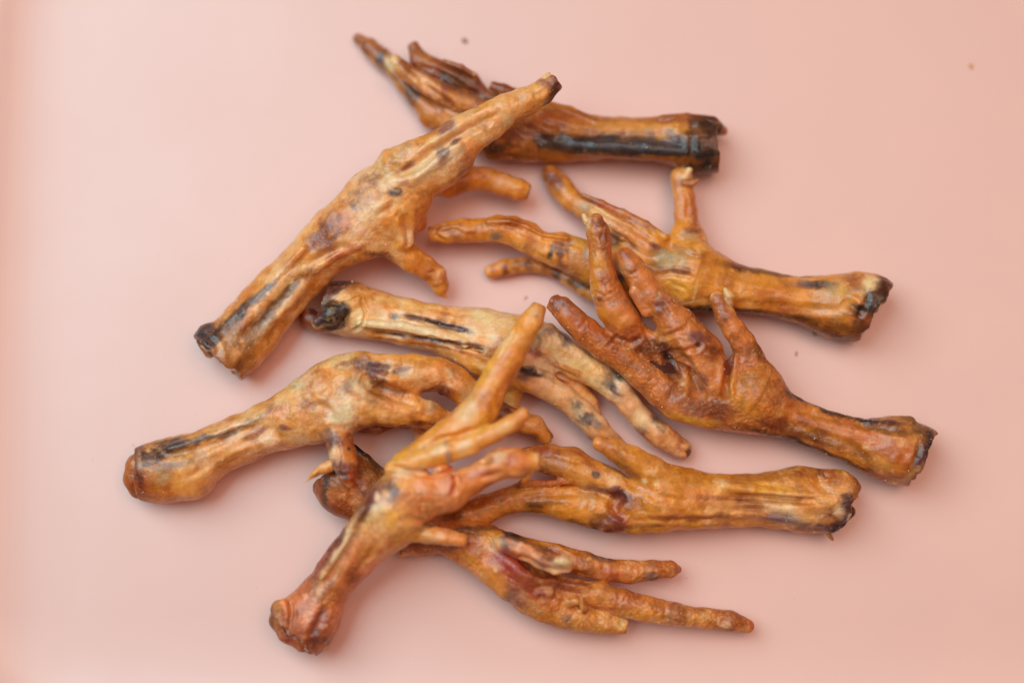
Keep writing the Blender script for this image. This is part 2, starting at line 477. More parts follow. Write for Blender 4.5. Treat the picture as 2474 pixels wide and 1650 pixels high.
    org = np.array([V[:, 0].mean(), V[:, 1].mean(), 0.0])
    root = bpy.data.objects.new('chicken_foot', None); col.objects.link(root)
    root.location = Vector(org * S); root.empty_display_size = .01
    root['label'] = ft.label; root['category'] = 'chicken foot'; root['group'] = 'dried chicken feet heaped on the pink tray'
    for li, nm in enumerate(names):
        f = F[flab == li]
        if len(f) < 4: continue
        used, inv = np.unique(f, return_inverse=True); f = inv.reshape(f.shape).astype(np.int32)
        v = ((V[used] - org) * S).astype(np.float32)
        pn = nm.split('.')[0]
        me = bpy.data.meshes.new(pn)
        me.vertices.add(len(v)); me.vertices.foreach_set('co', v.ravel())
        me.loops.add(f.size); me.loops.foreach_set('vertex_index', f.ravel())
        me.polygons.add(len(f)); me.polygons.foreach_set('loop_start', np.arange(0, f.size, 4, dtype=np.int32))
        me.update(calc_edges=True)
        at = me.color_attributes.new('tint', 'FLOAT_COLOR', 'POINT')
        at.data.foreach_set('color', np.concatenate([C[used], np.ones((len(used), 1))], 1).astype(np.float32).ravel())
        pa = me.attributes.new('pebble', 'FLOAT', 'POINT'); pa.data.foreach_set('value', peb[used].astype(np.float32))
        me.shade_smooth()
        me.normals_split_custom_set_from_vertices(N[used].astype(np.float32))
        me.materials.append(SKIN)
        o = bpy.data.objects.new(pn, me); col.objects.link(o); o.parent = root
    ft.V, ft.N, ft.root, ft.org = V, N, root, org
    # ---- dust and flakes of dried skin clinging to it
    rs = np.random.RandomState(sd + 5)
    up = np.where(N[:, 2] > .15)[0]; clump = vnoise(V[up], 70, sd + 90)
    up = up[(clump + .5 * vnoise(V[up], 20, sd + 91)) > -.25]
    k = min(ft.dust, len(up)); pick = rs.choice(up, k, replace=False)
    bv, bf = [], []
    for q in pick:
        s = rs.choice([.8, 1.1, 1.5, 2.3], p=[.45, .35, .17, .03]); c = V[q] + N[q] * s * .5
        T = rs.normal(size=(4, 3)); T /= np.linalg.norm(T, axis=1, keepdims=True); T -= T.mean(0)
        T *= s * np.array([1.3, 1, .8]); b0 = len(bv); bv += [tuple(((c + x) - org) * S) for x in T]
        bf += [(b0, b0 + 1, b0 + 2), (b0, b0 + 3, b0 + 1), (b0 + 1, b0 + 3, b0 + 2), (b0 + 2, b0 + 3, b0)]
    if bv:
        me = bpy.data.meshes.new('skin_flakes'); me.from_pydata(bv, [], bf); me.materials.append(FLAKE)
        o = bpy.data.objects.new('skin_flakes', me); col.objects.link(o); o.parent = root; o['kind'] = 'stuff'
    print('%s verts %d  %.1fs' % (ft.name, len(V), time.time() - t0))
FLAKE = simple_mat('skin_dust', srgb('efd0a4'), .6)
FEET = []

# ---- A: big pale foot lying across the top of the heap
f = Foot('A', 'large pale mottled chicken foot whose longest toe crosses over the dark foot at the top', 11, 'tan', 'amber', 'cream', .25)
f.gain = 1.14; f.dust = 420
f.chain('shank', '2', [(130,1150,400,1520),(210,1125,470,1455),(320,1010,590,1330),(430,890,690,1180),(560,760,800,1050),(700,630,930,910),(830,480,1060,780),(950,355,1200,700)], [75,70,80,95,120], sq=.9, cut0=(16,10,6))
f.chain('shank', '2', [(185,1190,66),(175,1250,64),(190,1310,50)], [92,88,78], k=10, c='blue')
f.chain('foot_pad', '2', [(950,355,1200,700),(1060,250,1340,660),(1180,110,1540,540),(1280,60,1640,400)], [120,130,135,140], sq=.75, k=16)
f.chain('foot_pad', '2', [(1560,340,95),(1570,430,85)], [105,95], k=14, c='orange')
f.chain('foot_pad', '2', [(1420,330,70),(1480,440,62),(1500,560,70)], [165,160,150], sq=.8, k=12, c='pale')
f.chain('toe.1', '1', [(280,760,510,930),(400,710,540,860),(560,640,660,790),(720,545,800,700),(870,465,950,630),(960,430,1015,590),(1080,380,1130,540),(1165,345,1235,475),(1215,305,1295,410)], [150,175,190,200,205,205], cut1=(0,12,5), k=12)
f.chain('toe.2', '1', [(430,840,590,980),(540,780,710,900),(640,720,790,830),(740,650,815,770),(830,600,890,710),(900,550,960,660),(960,527,1025,600)], [165,185,195,190], cut1=(0,10,4), k=10)
f.chain('toe.2', '1', [(800,700,40),(740,810,60),(650,880,60),(600,950,40)], [170,160,150,140], k=14, c='orange')
f.chain('toe.3', '1', [(620,880,600,1000),(700,850,640,1000),(800,828,780,965),(900,838,870,965),(1000,872,960,995),(1085,900,1050,1022),(1120,925,1080,1015)], [80,75,72,70], cut1=(0,14,4), c='gold', peb=.1)
f.chain('toe.4', '2', [(1370,440,1290,660),(1500,560,1400,690),(1600,620,1500,760),(1700,690,1590,800),(1775,755,1650,840),(1800,840,1690,890)], [130,115,90,75,60], c='amber', k=14)
f.chain('claw', '2', [(1725,870,42),(1745,910,28),(1790,945,10)], [62,55,48], c='bone', k=5)
f.chain('shank', '2', [(420,1320,18),(560,1100,20),(760,860,22),(900,700,20)], [152,160,172,180], op='-', k=14)
f.chain('shank', '2', [(480,1000,28),(640,820,26),(820,620,24)], [128,140,165], k=14)
f.chain('shank', '2', [(900,760,26),(1080,640,26),(1200,600,20)], [150,165,175], k=10, c='amber')
f.chain('foot_pad', '1', [(250,850,20),(400,820,22),(520,740,18),(640,640,14)], [208,222,232,240], op='-', k=14)
f.chain('foot_pad', '1', [(330,940,30),(460,900,34),(600,800,30),(720,720,26)], [190,205,218,222], k=14, c='cream')
f.st('2', (1150,400,330,150,-45,'dcb08a',.5),(1450,560,120,110,0,'d8a878',.5),(1550,150,200,80,-35,'e0b488',.5))
f.st('1', (700,640,330,60,-35,'e0b488',.5),(560,820,160,70,-30,'dfb58c',.5))
f.st('2', (165,1210,100,100,50,'blue',1.1),(110,1200,40,60,60,'black',.9),(290,1130,120,45,-48,'dark',.9),(400,1040,130,34,-45,'blue',.85),(520,940,110,30,-42,'slate',.8),(600,870,70,25,-45,'slate',.5),
     (170,1380,100,26,60,'orange',1),(230,1420,50,20,35,'red',.8),(370,1480,40,50,0,'yellow',.8),(350,1200,110,60,-50,'brown',.8),(500,1180,170,60,-50,'umber',.7),(560,1250,220,40,-50,'ochre',.8),(420,1380,90,60,-50,'brown',.7),(620,1020,170,26,-48,'umber',.7),(740,890,150,36,-47,'umber',.8),
     (800,1000,170,60,-50,'ochre',.65),(990,480,60,70,0,'maroon',.7),(940,560,90,60,-20,'purple',.8),(1040,530,70,30,-40,'purple',.8),(1065,405,22,22,0,'blue',.8),(1160,340,24,20,0,'slate',.8),(1430,235,50,36,-10,'blue',.95),(1250,170,90,60,-20,'purple',.55),(1180,240,50,25,0,'purple',.6),
     (1330,240,35,30,0,'maroon',.5),(1120,640,170,28,-25,'red',.65),(1160,600,50,25,20,'red',.7),(1250,690,80,40,0,'ochre',.7),(1340,665,80,28,10,'maroon',.8),(880,420,190,40,-48,'pale',.6),(700,650,120,40,-45,'pale',.7),(1250,370,120,60,-30,'cream',.5),
     (1600,420,80,70,0,'orange',.6),(1380,110,120,60,-40,'grey',.35),(1550,50,60,30,-30,'slate',.5),(1350,450,50,40,0,'orange',.5),(1600,760,80,30,30,'orange',.7),(1690,790,40,35,0,'rust',.6),(1520,630,120,30,35,'gold',.7),(1130,190,30,14,-45,'orange',.7),(1200,500,160,80,-40,'pale',.5),
     (870,800,120,30,-40,'maroon',.35),(580,920,14,14,0,'cream',.5))
f.st('2', (1240,300,110,70,-30,'purple',.4),(1100,420,90,60,-30,'pink',.5),(1180,500,60,50,0,'purple',.35),(980,650,80,40,-30,'purple',.35),(1400,180,80,40,-30,'cream',.6),(1330,330,50,40,0,'cream',.5))
f.st('1', (1250,340,50,40,-30,'purple',.9),(1280,390,30,70,10,'plum',.9),(1250,440,50,25,-40,'dark',.7),(1190,350,30,22,0,'purple',.6),(1205,420,40,22,-30,'gold',.5),(655,605,55,35,-20,'purple',.85),(710,685,32,16,-30,'plum',.85),(635,760,42,36,0,'slate',.9),(620,800,70,40,-20,'purple',.6),(1000,560,30,32,0,'bone',1),(950,590,45,35,0,'pink',.6),(800,760,70,50,-40,'orange',.55),(760,810,50,50,0,'rust',.4),
     (700,770,60,22,-40,'cream',.8),(880,520,120,25,-30,'pale',.7),(1040,500,70,30,-30,'pale',.6),(500,660,120,40,-35,'ochre',.4),(380,760,90,26,-30,'grey',.5),(430,830,60,16,-35,'maroon',.6),(980,420,60,16,-20,'pink',.6),(1000,930,80,40,10,'pale',.6),(1130,985,30,30,0,'orange',.4),(900,620,130,30,-35,'pale',.6),
     (520,850,120,40,-30,'cream',.6),(750,950,60,60,0,'brown',.4))
f.gr('1', ([(330,790),(400,860),(470,835),(560,765),(650,695),(760,625),(870,565),(970,515)],24,15), ([(1100,440),(1180,420),(1240,380)],14,4), ([(840,500),(900,560),(880,640)],14,4), ([(300,700),(360,760),(420,790)],14,5))
f.gr('2', ([(380,1280),(500,1150),(620,1010),(740,880),(850,780)],34,12), ([(560,1250),(700,1100),(850,930),(1000,790)],26,7), ([(1500,380),(1530,500),(1545,600)],26,16), ([(1320,410),(1400,350),(1460,300)],20,9), ([(850,720),(960,650),(1080,610),(1220,640)],22,8), ([(1300,480),(1350,540),(1450,600)],20,6), ([(1640,800),(1700,780),(1740,820)],14,5), ([(1560,280),(1600,360),(1590,440)],14,5), ([(160,1180),(240,1300),(230,1420)],22,9), ([(350,1480),(400,1400),(480,1330)],22,9))
FEET.append(f)

# ---- B: dark foot at the top, under A
f = Foot('B', 'dark brown and black chicken foot at the top beneath the large pale foot', 23, 'amber', 'rust', 'tan', .15)
f.gain = 0.95; f.dust = 120
f.chain('shank', '1', [(2190,560,2170,865),(2080,542,2070,868),(1980,533,1960,820),(1850,545,1840,795),(1650,550,1650,785),(1500,545,1480,795),(1350,500,1320,800),(1200,460,1200,800),(1060,480,1060,800),(960,540,960,795)], [66,66,60,60,60,60], sq=.9, cut0=(8,4,5), c='amber')
f.chain('shank', '1', [(2180,610,50),(2225,625,28)], [60,50], c='gold', k=6)
f.chain('shank', '1', [(1880,560,26),(2020,556,30),(2160,580,40)], [92,92,90], c='rust', k=8)
f.chain('shank', '1', [(1250,490,30),(1350,520,34),(1500,580,30)], [88,90,90], c='amber', k=10)
f.chain('shank', '1', [(1200,700,40),(1500,720,50),(1800,735,55),(2080,760,60)], [96,100,100,98], k=12, c='black')
f.chain('foot_pad', '1', [(1150,480,1150,800),(960,500,960,780),(850,450,850,740),(700,440,700,640),(570,470,560,610)], [60,60,58,50,40], sq=.85, k=14)
f.chain('toe.1', '1', [(180,88,128,120),(200,160,245,110),(180,180,260,130),(250,250,340,185),(330,310,410,250),(380,390,470,340),(440,470,540,420),(520,560,650,500)], [22,26,32,38,44], c='tan', k=10)
f.chain('toe.2', '1', [(385,200,338,255),(440,245,390,330),(540,300,490,400),(650,350,610,465),(760,400,710,520),(880,450,820,590),(1000,500,940,640)], [98,100,98,92,80], c='tan', k=8, cut0=(0,12,4))
f.chain('toe.3', '1', [(500,135,435,160),(540,190,460,260),(620,225,580,330),(720,262,680,380),(800,290,770,410),(900,400,850,470),(1000,430,940,520)], [60,66,66,66,60], sq=.7, c='rust', k=8, cut0=(0,10,5))
f.chain('toe.3', '1', [(640,232,14),(740,268,16),(815,310,16)], [98,102,98], c='rust', k=6)
f.chain('toe.4', '1', [(930,345,910,400),(1000,365,960,430),(1080,395,1060,470),(1160,440,1120,520)], [92,90,86], c='rust', k=8, cut0=(0,10,5))
f.st('1', (295,230,50,40,50,'slate',.95),(460,425,45,55,20,'slate',.9),(150,100,50,30,30,'rust',.8),(350,235,36,50,-10,'bone',.9),(420,250,60,40,30,'rust',.8),(560,310,120,26,28,'rust',.7),(680,380,130,22,28,'maroon',.7),(520,350,70,40,30,'pale',.8),(620,410,60,35,20,'pink',.6),(740,470,80,35,35,'gold',.6),(640,400,18,50,0,'purple',.5),
     (460,150,50,60,0,'rust',.8),(520,220,60,50,30,'tan',.6),(700,300,120,50,20,'rust',.9),(740,340,90,40,20,'umber',.9),(650,320,50,30,20,'dark',.7),(830,390,70,50,30,'maroon',.8),(960,370,80,34,20,'rust',.8),(900,440,70,30,10,'umber',.8),(600,510,110,60,30,'pink',.6),(560,590,90,40,30,'gold',.6),(700,560,80,50,0,'pale',.5),
     (1500,700,330,45,2,'black',.9),(1850,715,340,70,3,'blue',.95),(1800,750,300,40,3,'black',.8),(2080,730,130,100,0,'black',1),(2130,820,90,70,0,'black',1),(1930,690,120,26,0,'slate',.6),(1250,680,110,40,4,'dark',.9),(930,720,100,80,0,'black',.85),(1050,640,110,60,0,'purple',.7),(1150,570,120,50,10,'rust',.5),(1300,500,90,30,20,'rust',.5),(1350,560,170,36,8,'orange',.7),(1600,600,230,34,2,'tan',.7),(1750,570,220,16,2,'rust',.5),
     (2020,560,160,30,2,'rust',.9),(2130,590,80,44,15,'dark',.9),(2200,600,60,50,0,'black',.8),(2240,620,26,36,0,'gold',1),(2060,640,60,30,0,'brown',.7),(2190,560,40,20,20,'maroon',.8),(1400,780,500,24,1,'ochre',.85),(1100,770,130,26,3,'brown',.8),(1900,790,180,16,5,'ochre',.6),(2140,700,40,34,0,'brown',.7),(2060,790,60,14,70,'brown',.6),(1200,760,90,22,0,'ochre',.5),(2190,700,10,100,0,'brown',.6))
f.gr('1', ([(1150,560),(1400,640),(1700,652),(2000,640)],20,7), ([(420,260),(560,385),(700,505),(760,540)],18,12), ([(500,240),(640,315),(780,395),(860,440)],14,9), ([(1980,600),(2080,620),(2180,600)],18,8), ([(2060,560),(2040,700),(2050,850)],16,7), ([(1000,560),(1150,640),(1300,740)],22,8))
FEET.append(f)

# ---- C: right middle, amber
f = Foot('C', 'amber chicken foot right of centre with its hind toe pointing straight up', 31, 'amber', 'gold', 'pale', .1)
f.gain = 1.04; f.dust = 260
f.chain('shank', '4', [(1290,285,1130,640),(1180,270,1060,650),(1050,275,970,640),(950,283,900,600),(860,286,850,572),(680,270,700,527),(520,242,550,502),(400,206,420,490),(300,150,300,487),(180,60,170,484)], [72,66,64,66,72,80], sq=.85, cut0=(-30,16,6))
f.chain('shank', '4', [(1245,365,84),(1190,520,80),(1090,585,78)], [74,62,55], sq=.8, c='dark', k=8, oc=True)
f.chain('foot_pad', '3', [(2300,800,2200,1170),(2100,700,1990,1150),(1900,700,1800,1090),(1700,660,1550,1000)], [80,84,84,80], sq=.78, k=16)
f.chain('foot_pad', '3', [(1850,990,110),(2000,1010,105),(2150,1060,95)], [88,86,80], k=12, c='yellow')
f.chain('toe.4', '3', [(1945,130,2110,160),(1960,210,2112,205),(1970,310,2125,300),(1972,420,2145,420),(1970,520,2165,540),(1930,600,2210,620),(1900,700,2200,720)], [70,72,74,78,80], sq=.8, c='orange', k=20)
f.chain('claw', '3', [(2060,150,34),(2085,95,24),(2078,60,12)], [85,88,90], c='bone', k=4)
f.chain('toe.4', '3', [(2050,200,26),(2110,200,22),(2148,176,16)], [92,95,98], c='rust', k=5)
f.chain('toe.1', '3', [(1100,100,965,150),(1190,180,1040,280),(1245,265,1130,385),(1330,315,1240,450),(1450,355,1320,520),(1600,415,1480,580),(1750,490,1600,690),(1880,560,1720,800)], [34,45,58,68,76,82], c='amber', k=16)
f.chain('toe.1', '3', [(1280,290,18),(1420,350,24),(1580,420,28),(1760,510,26),(1900,610,22)], [88,98,106,112,114], c='rust', k=12)
f.chain('toe.1', '3', [(1400,460,40),(1520,540,40),(1640,640,36),(1760,740,30)], [98,104,108,112], c='pale', k=12)
f.chain('toe.2', '3', [(130,518,140,640),(250,492,260,645),(380,467,390,640),(540,462,540,640),(640,438,630,642),(770,448,720,665),(880,487,820,720),(980,567,930,775),(1130,577,1050,825),(1280,622,1200,890),(1450,642,1330,950),(1650,700,1500,1010),(1800,760,1700,1080)], [78,86,92,92,86,80,78], sq=.8, c='gold', k=14, cut0=(0,8,4))
f.chain('toe.2', '3', [(560,490,16),(720,490,20),(860,540,20),(960,600,18),(1150,620,18)], [114,124,124,118,112], c='orange', k=9)
f.chain('toe.3', '3', [(590,810,590,920),(700,768,680,900),(850,757,840,872),(980,790,960,880),(1100,850,1070,920),(1200,880,1150,965),(1330,960,1250,1040),(1500,1010,1400,1120),(1800,1050,1750,1180)], [26,28,32,36,40], c='amber', k=12)
f.st('3', (1050,130,90,60,20,'rust',.8),(1080,190,70,50,40,'purple',.8),(990,130,30,60,0,'brown',.7),(1190,220,50,30,60,'gold',.6),(1290,370,50,40,0,'grey',.7),(1260,330,50,30,50,'tan',.6),(1360,340,90,20,25,'maroon',.7),(1450,370,90,20,20,'red',.6),(1560,420,120,26,25,'orange',.8),(1420,430,70,30,30,'bone',.8),(1540,520,90,36,40,'pale',.9),(1640,620,60,40,40,'gold',.6),(1740,640,90,50,40,'pink',.7),(1830,680,60,34,20,'maroon',.9),(1880,740,80,50,0,'grey',.8),(1650,660,60,30,30,'maroon',.6),(1820,850,70,45,20,'umber',.6),(1840,890,60,50,0,'ochre',.7),
     (1420,650,120,36,20,'bone',.8),(1520,620,60,60,0,'dark',.7),(1560,940,26,70,10,'slate',1),(1610,1060,70,60,20,'gold',.6),(1720,1160,110,50,25,'black',.8),(1650,1130,60,40,20,'dark',.8),(2130,1020,12,70,12,'bone',1),(2090,1100,70,8,-10,'bone',.9),(2000,970,120,70,10,'yellow',.7),(2040,860,40,40,0,'orange',.4),(1990,870,90,30,10,'rust',.5),
     (110,560,40,50,0,'purple',.9),(190,600,90,40,20,'gold',.9),(230,530,80,30,0,'rust',.6),(320,590,60,40,0,'purple',.6),(450,490,130,30,0,'gold',.7),(600,500,100,30,-5,'ochre',.9),(740,480,60,24,10,'rust',.8),(620,600,50,34,0,'slate',.8),(540,580,40,30,0,'ochre',.6),(430,590,60,36,0,'rust',.5),(860,500,90,20,30,'orange',.8),(1000,580,60,20,10,'orange',.6),(800,600,130,50,20,'gold',.7),(900,640,80,60,30,'pale',.4),(1040,720,24,60,15,'blue',.95),(1110,750,40,100,-10,'purple',.8),(1180,800,40,70,0,'purple',.6),(1140,700,60,40,0,'slate',.6),(1270,830,60,60,0,'tan',.7),(1150,610,110,22,5,'gold',.7),
     (600,850,40,50,0,'rust',.7),(650,850,50,50,0,'amber',.7),(690,850,30,40,0,'maroon',.8),(770,820,60,40,0,'brown',.6),(870,820,40,50,0,'plum',.8),(960,840,50,30,0,'brown',.5),(1080,880,40,50,0,'plum',.9),(1230,960,90,30,20,'umber',.8),(1310,985,60,24,20,'dark',.8),
     (2020,110,60,60,0,'tan',.7),(2040,190,60,26,0,'rust',.8),(2060,350,60,120,0,'gold',.5),(2110,560,60,26,0,'plum',.9),(2110,400,24,130,-5,'rust',.5),(2080,600,80,40,0,'grey',.5),(2000,650,110,50,20,'gold',.7),(2120,500,40,60,0,'rust',.7),(1950,600,60,60,0,'gold',.7))
f.st('4', (1250,400,80,120,20,'black',1),(1270,360,50,70,0,'umber',1),(1220,310,50,40,-10,'bone',.8),(1180,340,22,60,10,'bone',.7),(1190,480,100,44,0,'black',1),(1180,560,60,60,-40,'maroon',.8),(1130,620,90,40,-45,'brown',.7),(1200,530,30,50,-40,'orange',.6),(1300,330,30,60,0,'maroon',.6),(920,335,100,24,0,'blue',1),(830,330,50,20,0,'slate',.9),(760,335,80,24,0,'purple',.6),(1010,370,80,60,0,'grey',.7),(1060,390,60,60,0,'yellow',.6),(1120,330,60,60,0,'purple',.6),(1130,290,60,20,0,'rust',.6),(560,250,200,20,9,'dark',.85),(760,275,120,14,4,'maroon',.8),(430,225,60,30,15,'maroon',.6),
     (640,340,150,50,5,'gold',.5),(830,420,200,50,3,'amber',.7),(760,480,110,12,3,'red',.6),(680,515,250,20,5,'umber',.8),(880,570,140,30,22,'umber',.8),(1000,560,110,60,20,'brown',.8),(1050,640,70,18,10,'dark',.6),(900,500,90,30,10,'pale',.4),(200,480,160,26,0,'black',.9),(430,492,140,16,0,'black',.7),(150,140,130,22,20,'maroon',.6),(240,170,140,60,25,'gold',.6),(60,190,90,60,0,'grey',.6),(90,250,80,20,0,'maroon',.5),(330,330,130,60,0,'gold',.6),(100,370,180,60,5,'yellow',.5))
f.gr('3', ([(1440,540),(1600,640),(1740,740),(1880,800)],34,16), ([(1330,330),(1500,440),(1700,570),(1870,700)],16,8), ([(640,520),(800,530),(950,600),(1100,640),(1290,680)],16,9), ([(160,560),(300,560),(480,600)],16,6), ([(1850,600),(1950,700),(2100,740),(2300,760)],22,8), ([(1850,900),(1980,880),(2120,920)],20,8), ([(2060,260),(2080,400),(2100,520)],16,5), ([(1040,640),(1030,800)],12,5), ([(1160,680),(1170,840)],12,5), ([(1900,930),(2060,1000),(2110,1100)],14,5), ([(150,580),(190,600),(250,640)],16,8))
f.gr('4', ([(300,230),(500,300),(750,330),(1000,330)],22,6), ([(430,440),(700,450),(900,480),(1120,470)],22,8), ([(1180,300),(1190,400),(1160,500),(1100,600)],16,8), ([(200,400),(300,430),(420,420)],16,5), ([(1050,420),(1130,480),(1200,480)],22,10))
FEET.append(f)

# ---- D: red-orange, right
f = Foot('D', 'reddish orange chicken foot with knobbly wrinkled toes resting on the amber foot', 47, 'orange', 'orange', 'pink', .65)
f.gain = 0.97; f.dust = 800
f.chain('shank', '4', [(1530,1150,1400,1500),(1430,1110,1270,1480),(1320,1128,1180,1432),(1200,1125,1080,1378),(1080,1100,980,1330),(920,1045,830,1277),(780,980,690,1222),(690,910,570,1200),(620,800,420,1175)], [70,68,66,70,76,84,90], sq=.9, cut0=(-12,20,6), peb=.2, c='amber')
f.chain('shank', '4', [(1440,1130,34),(1320,1160,30),(1150,1150,22)], [96,92,90], c='umber', k=10, peb=.2, oc=True)
f.chain('shank', '4', [(1480,1250,44),(1320,1260,46),(1100,1200,40),(900,1110,34)], [118,112,104,98], c='orange', k=14, peb=.2, oc=True)
f.chain('shank', '4', [(1550,1290,40),(1500,1370,40),(1450,1440,30)], [80,72,60], op='-', k=8)
f.chain('foot_pad', '4', [(620,800,420,1175),(480,800,300,1165),(330,840,180,1145),(160,860,20,1090)], [92,92,84,80], sq=.85, k=16)
f.chain('toe.2', '3', [(1532,760,1665,735),(1570,860,1745,815),(1630,970,1812,900),(1702,1077,1890,1012),(1790,1202,2000,1112),(1868,1350,2110,1195),(1930,1460,2200,1300),(2060,1560,2330,1400)], [182,180,172,162,150,140], c='orange', k=12)
f.chain('toe.2', '3', [(1660,1020,36),(1760,1180,40)], [186,176], k=8, c='orange')
f.chain('foot_pad', '4', [(60,640,110),(190,720,100),(270,810,76),(320,910,56),(300,985,40)], [136,140,146,142,128], c='pink', k=7)
f.chain('foot_pad', '4', [(100,760,60),(170,880,50),(240,960,50)], [110,116,110], c='orange', k=10)
f.chain('foot_pad', '4', [(440,800,66),(420,880,40)], [120,112], c='pink', k=12)
f.chain('foot_pad', '4', [(420,960,80),(500,1020,80)], [126,122], c='pale', k=16, peb=.1)
f.chain('toe.1', '3', [(1315,490,1445,480),(1305,560,1482,560),(1325,660,1497,650),(1327,800,1500,780),(1328,920,1530,900),(1345,1030,1580,1000),(1392,1180,1640,1110),(1465,1290,1715,1210),(1600,1400,1780,1310),(1700,1480,1880,1370),(1800,1530,1960,1450)], [196,190,180,165,150,125,105], c='orange', k=9)
f.chain('claw', '3', [(1330,540,26),(1310,480,26),(1288,440,18)], [196,200,202], c='bone', k=4, cut1=(0,12,2))
f.chain('toe.1', '3', [(1600,1380,46),(1660,1400,60)], [150,140], k=8, c='rust')
f.chain('toe.3', '5', [(1535,178,1463,250),(1620,240,1545,345),(1720,310,1640,440),(1830,400,1740,528),(1950,480,1850,598),(2060,570,1950,690),(2150,640,2050,780),(2250,680,2150,860),(2350,750,2250,900),(2420,830,2340,920)], [150,145,132,115,100,90], c='orange', k=10, cut0=(0,8,5))
f.chain('toe.3', '5', [(1560,215,36),(1640,300,40)], [160,156], k=8, c='rust')
f.chain('toe.4', '4', [(285,440,350,390),(315,540,428,500),(355,600,490,600),(400,660,540,680),(440,760,590,745),(450,850,640,830)], [150,146,136,120,105], c='orange', k=12)
f.chain('claw.2', '4', [(385,440,30),(388,400,24),(368,360,12)], [152,156,158], c='bone', k=4)
f.chain('foot_pad', '4', [(380,740,16),(370,850,18),(360,960,16)], [160,165,160], op='-', k=10)
f.st('3', (1400,500,60,50,0,'maroon',.7),(1360,620,26,90,0,'amber',.8),(1440,600,40,80,0,'rust',.8),(1390,800,55,110,0,'yellow',.95),(1370,960,50,90,-10,'gold',.9),(1450,720,50,60,0,'rust',.6),(1520,1000,70,90,0,'orange',.8),(1410,1075,22,20,0,'plum',.9),(1440,1220,50,60,-30,'gold',.8),(1560,1240,90,50,40,'gold',.5),(1660,1340,90,60,10,'red',.45),(1740,1420,80,60,30,'maroon',.5),(1820,1440,70,60,0,'umber',.6),
     (1600,740,60,40,30,'rust',.9),(1640,850,60,50,0,'rust',.8),(1590,850,40,50,0,'grey',.35),(1720,960,80,80,0,'orange',.6),(1880,1140,50,70,-20,'purple',.75),(1900,1180,14,50,10,'pink',.6),(1960,1180,60,60,0,'orange',.5),(2150,1380,70,50,0,'maroon',.6),(2150,1420,20,18,0,'plum',1),(2080,1480,130,60,20,'orange',.7),(2200,1500,110,50,30,'pink',.5),(1910,1370,60,50,0,'amber',.6),(1100,1100,90,60,30,'rust',.9),(1060,1130,50,50,0,'purple',.5),(1240,1230,110,30,40,'red',.45),(1170,1220,60,40,40,'orange',.8),(1350,1370,130,30,38,'amber',.4),(1480,1400,100,40,30,'purple',.35))
f.st('5', (2150,520,36,60,-20,'plum',.7),(2120,480,30,30,0,'maroon',.6),(2180,700,60,60,0,'purple',.5),(2160,590,50,50,0,'plum',.7),(1930,560,120,26,33,'rust',.6),(2050,700,80,40,40,'orange',.7),(2250,880,90,22,22,'yellow',.8))
f.st('4', (30,770,40,80,-20,'plum',.6),(100,840,30,60,-20,'purple',.4),(170,800,110,26,30,'pink',.7),(230,870,100,30,55,'pink',.7),(330,900,40,90,-10,'orange',.9),(310,980,60,36,0,'orange',.8),(220,920,60,60,0,'purple',.6),(150,940,60,60,0,'amber',.5),(210,640,60,40,20,'purple',.8),(208,680,16,16,0,'plum',1),(280,740,80,50,20,'rust',.8),(380,800,30,80,0,'red',.7),(430,830,60,60,0,'pink',.6),(340,430,60,60,0,'rust',.6),(370,520,40,40,0,'purple',.6),(470,600,60,80,-30,'orange',.6),(420,650,22,90,-25,'rust',.6),(510,730,50,50,0,'grey',.4),(560,720,26,80,-20,'umber',.7),(560,830,30,100,-20,'amber',.5),(520,900,60,60,0,'umber',.45),  # first plum mark: shade of the gap between toes put into the colour
     (430,960,100,70,0,'gold',.9),(500,1040,150,50,15,'gold',.8),(330,1050,110,70,10,'maroon',.6),(200,1060,90,50,10,'purple',.5),(100,980,90,50,10,'rust',.5),(170,1120,200,22,10,'yellow',.8),(470,1165,120,24,6,'rust',.7),(600,900,60,40,-10,'orange',.4),(640,1130,90,40,10,'rust',.7),(750,1190,160,30,18,'maroon',.7),(1080,1200,330,24,20,'pink',.6),(880,1100,170,30,22,'orange',.6),(680,1000,90,40,0,'rust',.5),(780,975,110,26,20,'dark',.9),(960,1050,150,24,22,'black',.95),(1120,1110,170,22,15,'black',.95),(1300,1135,130,18,5,'plum',.85),(1430,1110,60,24,-10,'brown',.8),(1300,1180,160,24,12,'umber',.6),(1420,1190,90,36,20,'brown',.8),(1510,1180,50,70,-20,'umber',.9),
     (700,1225,160,20,16,'black',.9),(900,1300,160,22,24,'black',.8),(1080,1370,130,18,22,'dark',.8),(950,1240,200,26,22,'umber',.6),(1150,1310,140,30,35,'brown',.6),(1260,1360,90,30,45,'tan',.5),(1330,1280,90,60,20,'red',.4),(1430,1330,60,60,0,'orange',.7),(1500,1300,22,90,15,'umber',.8),(1540,1290,40,80,15,'plum',1),(1500,1380,26,50,40,'maroon',.9),(1450,1440,80,20,-40,'bone',.9),(1340,1500,50,26,0,'bone',.6),(1300,1440,60,50,20,'purple',.5),(1560,1230,16,70,0,'black',.8),(1470,1230,60,30,10,'amber',.7))
f.gr('4', ([(40,700),(110,770),(180,860),(200,960),(260,1010)],30,30), ([(400,720),(385,830),(360,1000)],20,30), ([(0,720),(50,800),(110,900)],28,24), ([(250,700),(330,740),(390,700)],16,14), ([(690,1030),(900,1090),(1200,1160),(1440,1190)],18,10), ([(620,1130),(850,1180),(1080,1260),(1230,1360)],18,9), ([(450,790),(480,700),(430,640)],14,7), ([(1360,1230),(1420,1320),(1380,1420)],22,7), ([(1500,1230),(1480,1330),(1420,1430)],14,8), ([(20,1010),(90,950),(120,900)],20,8), ([(240,640),(200,700),(140,720)],14,5))
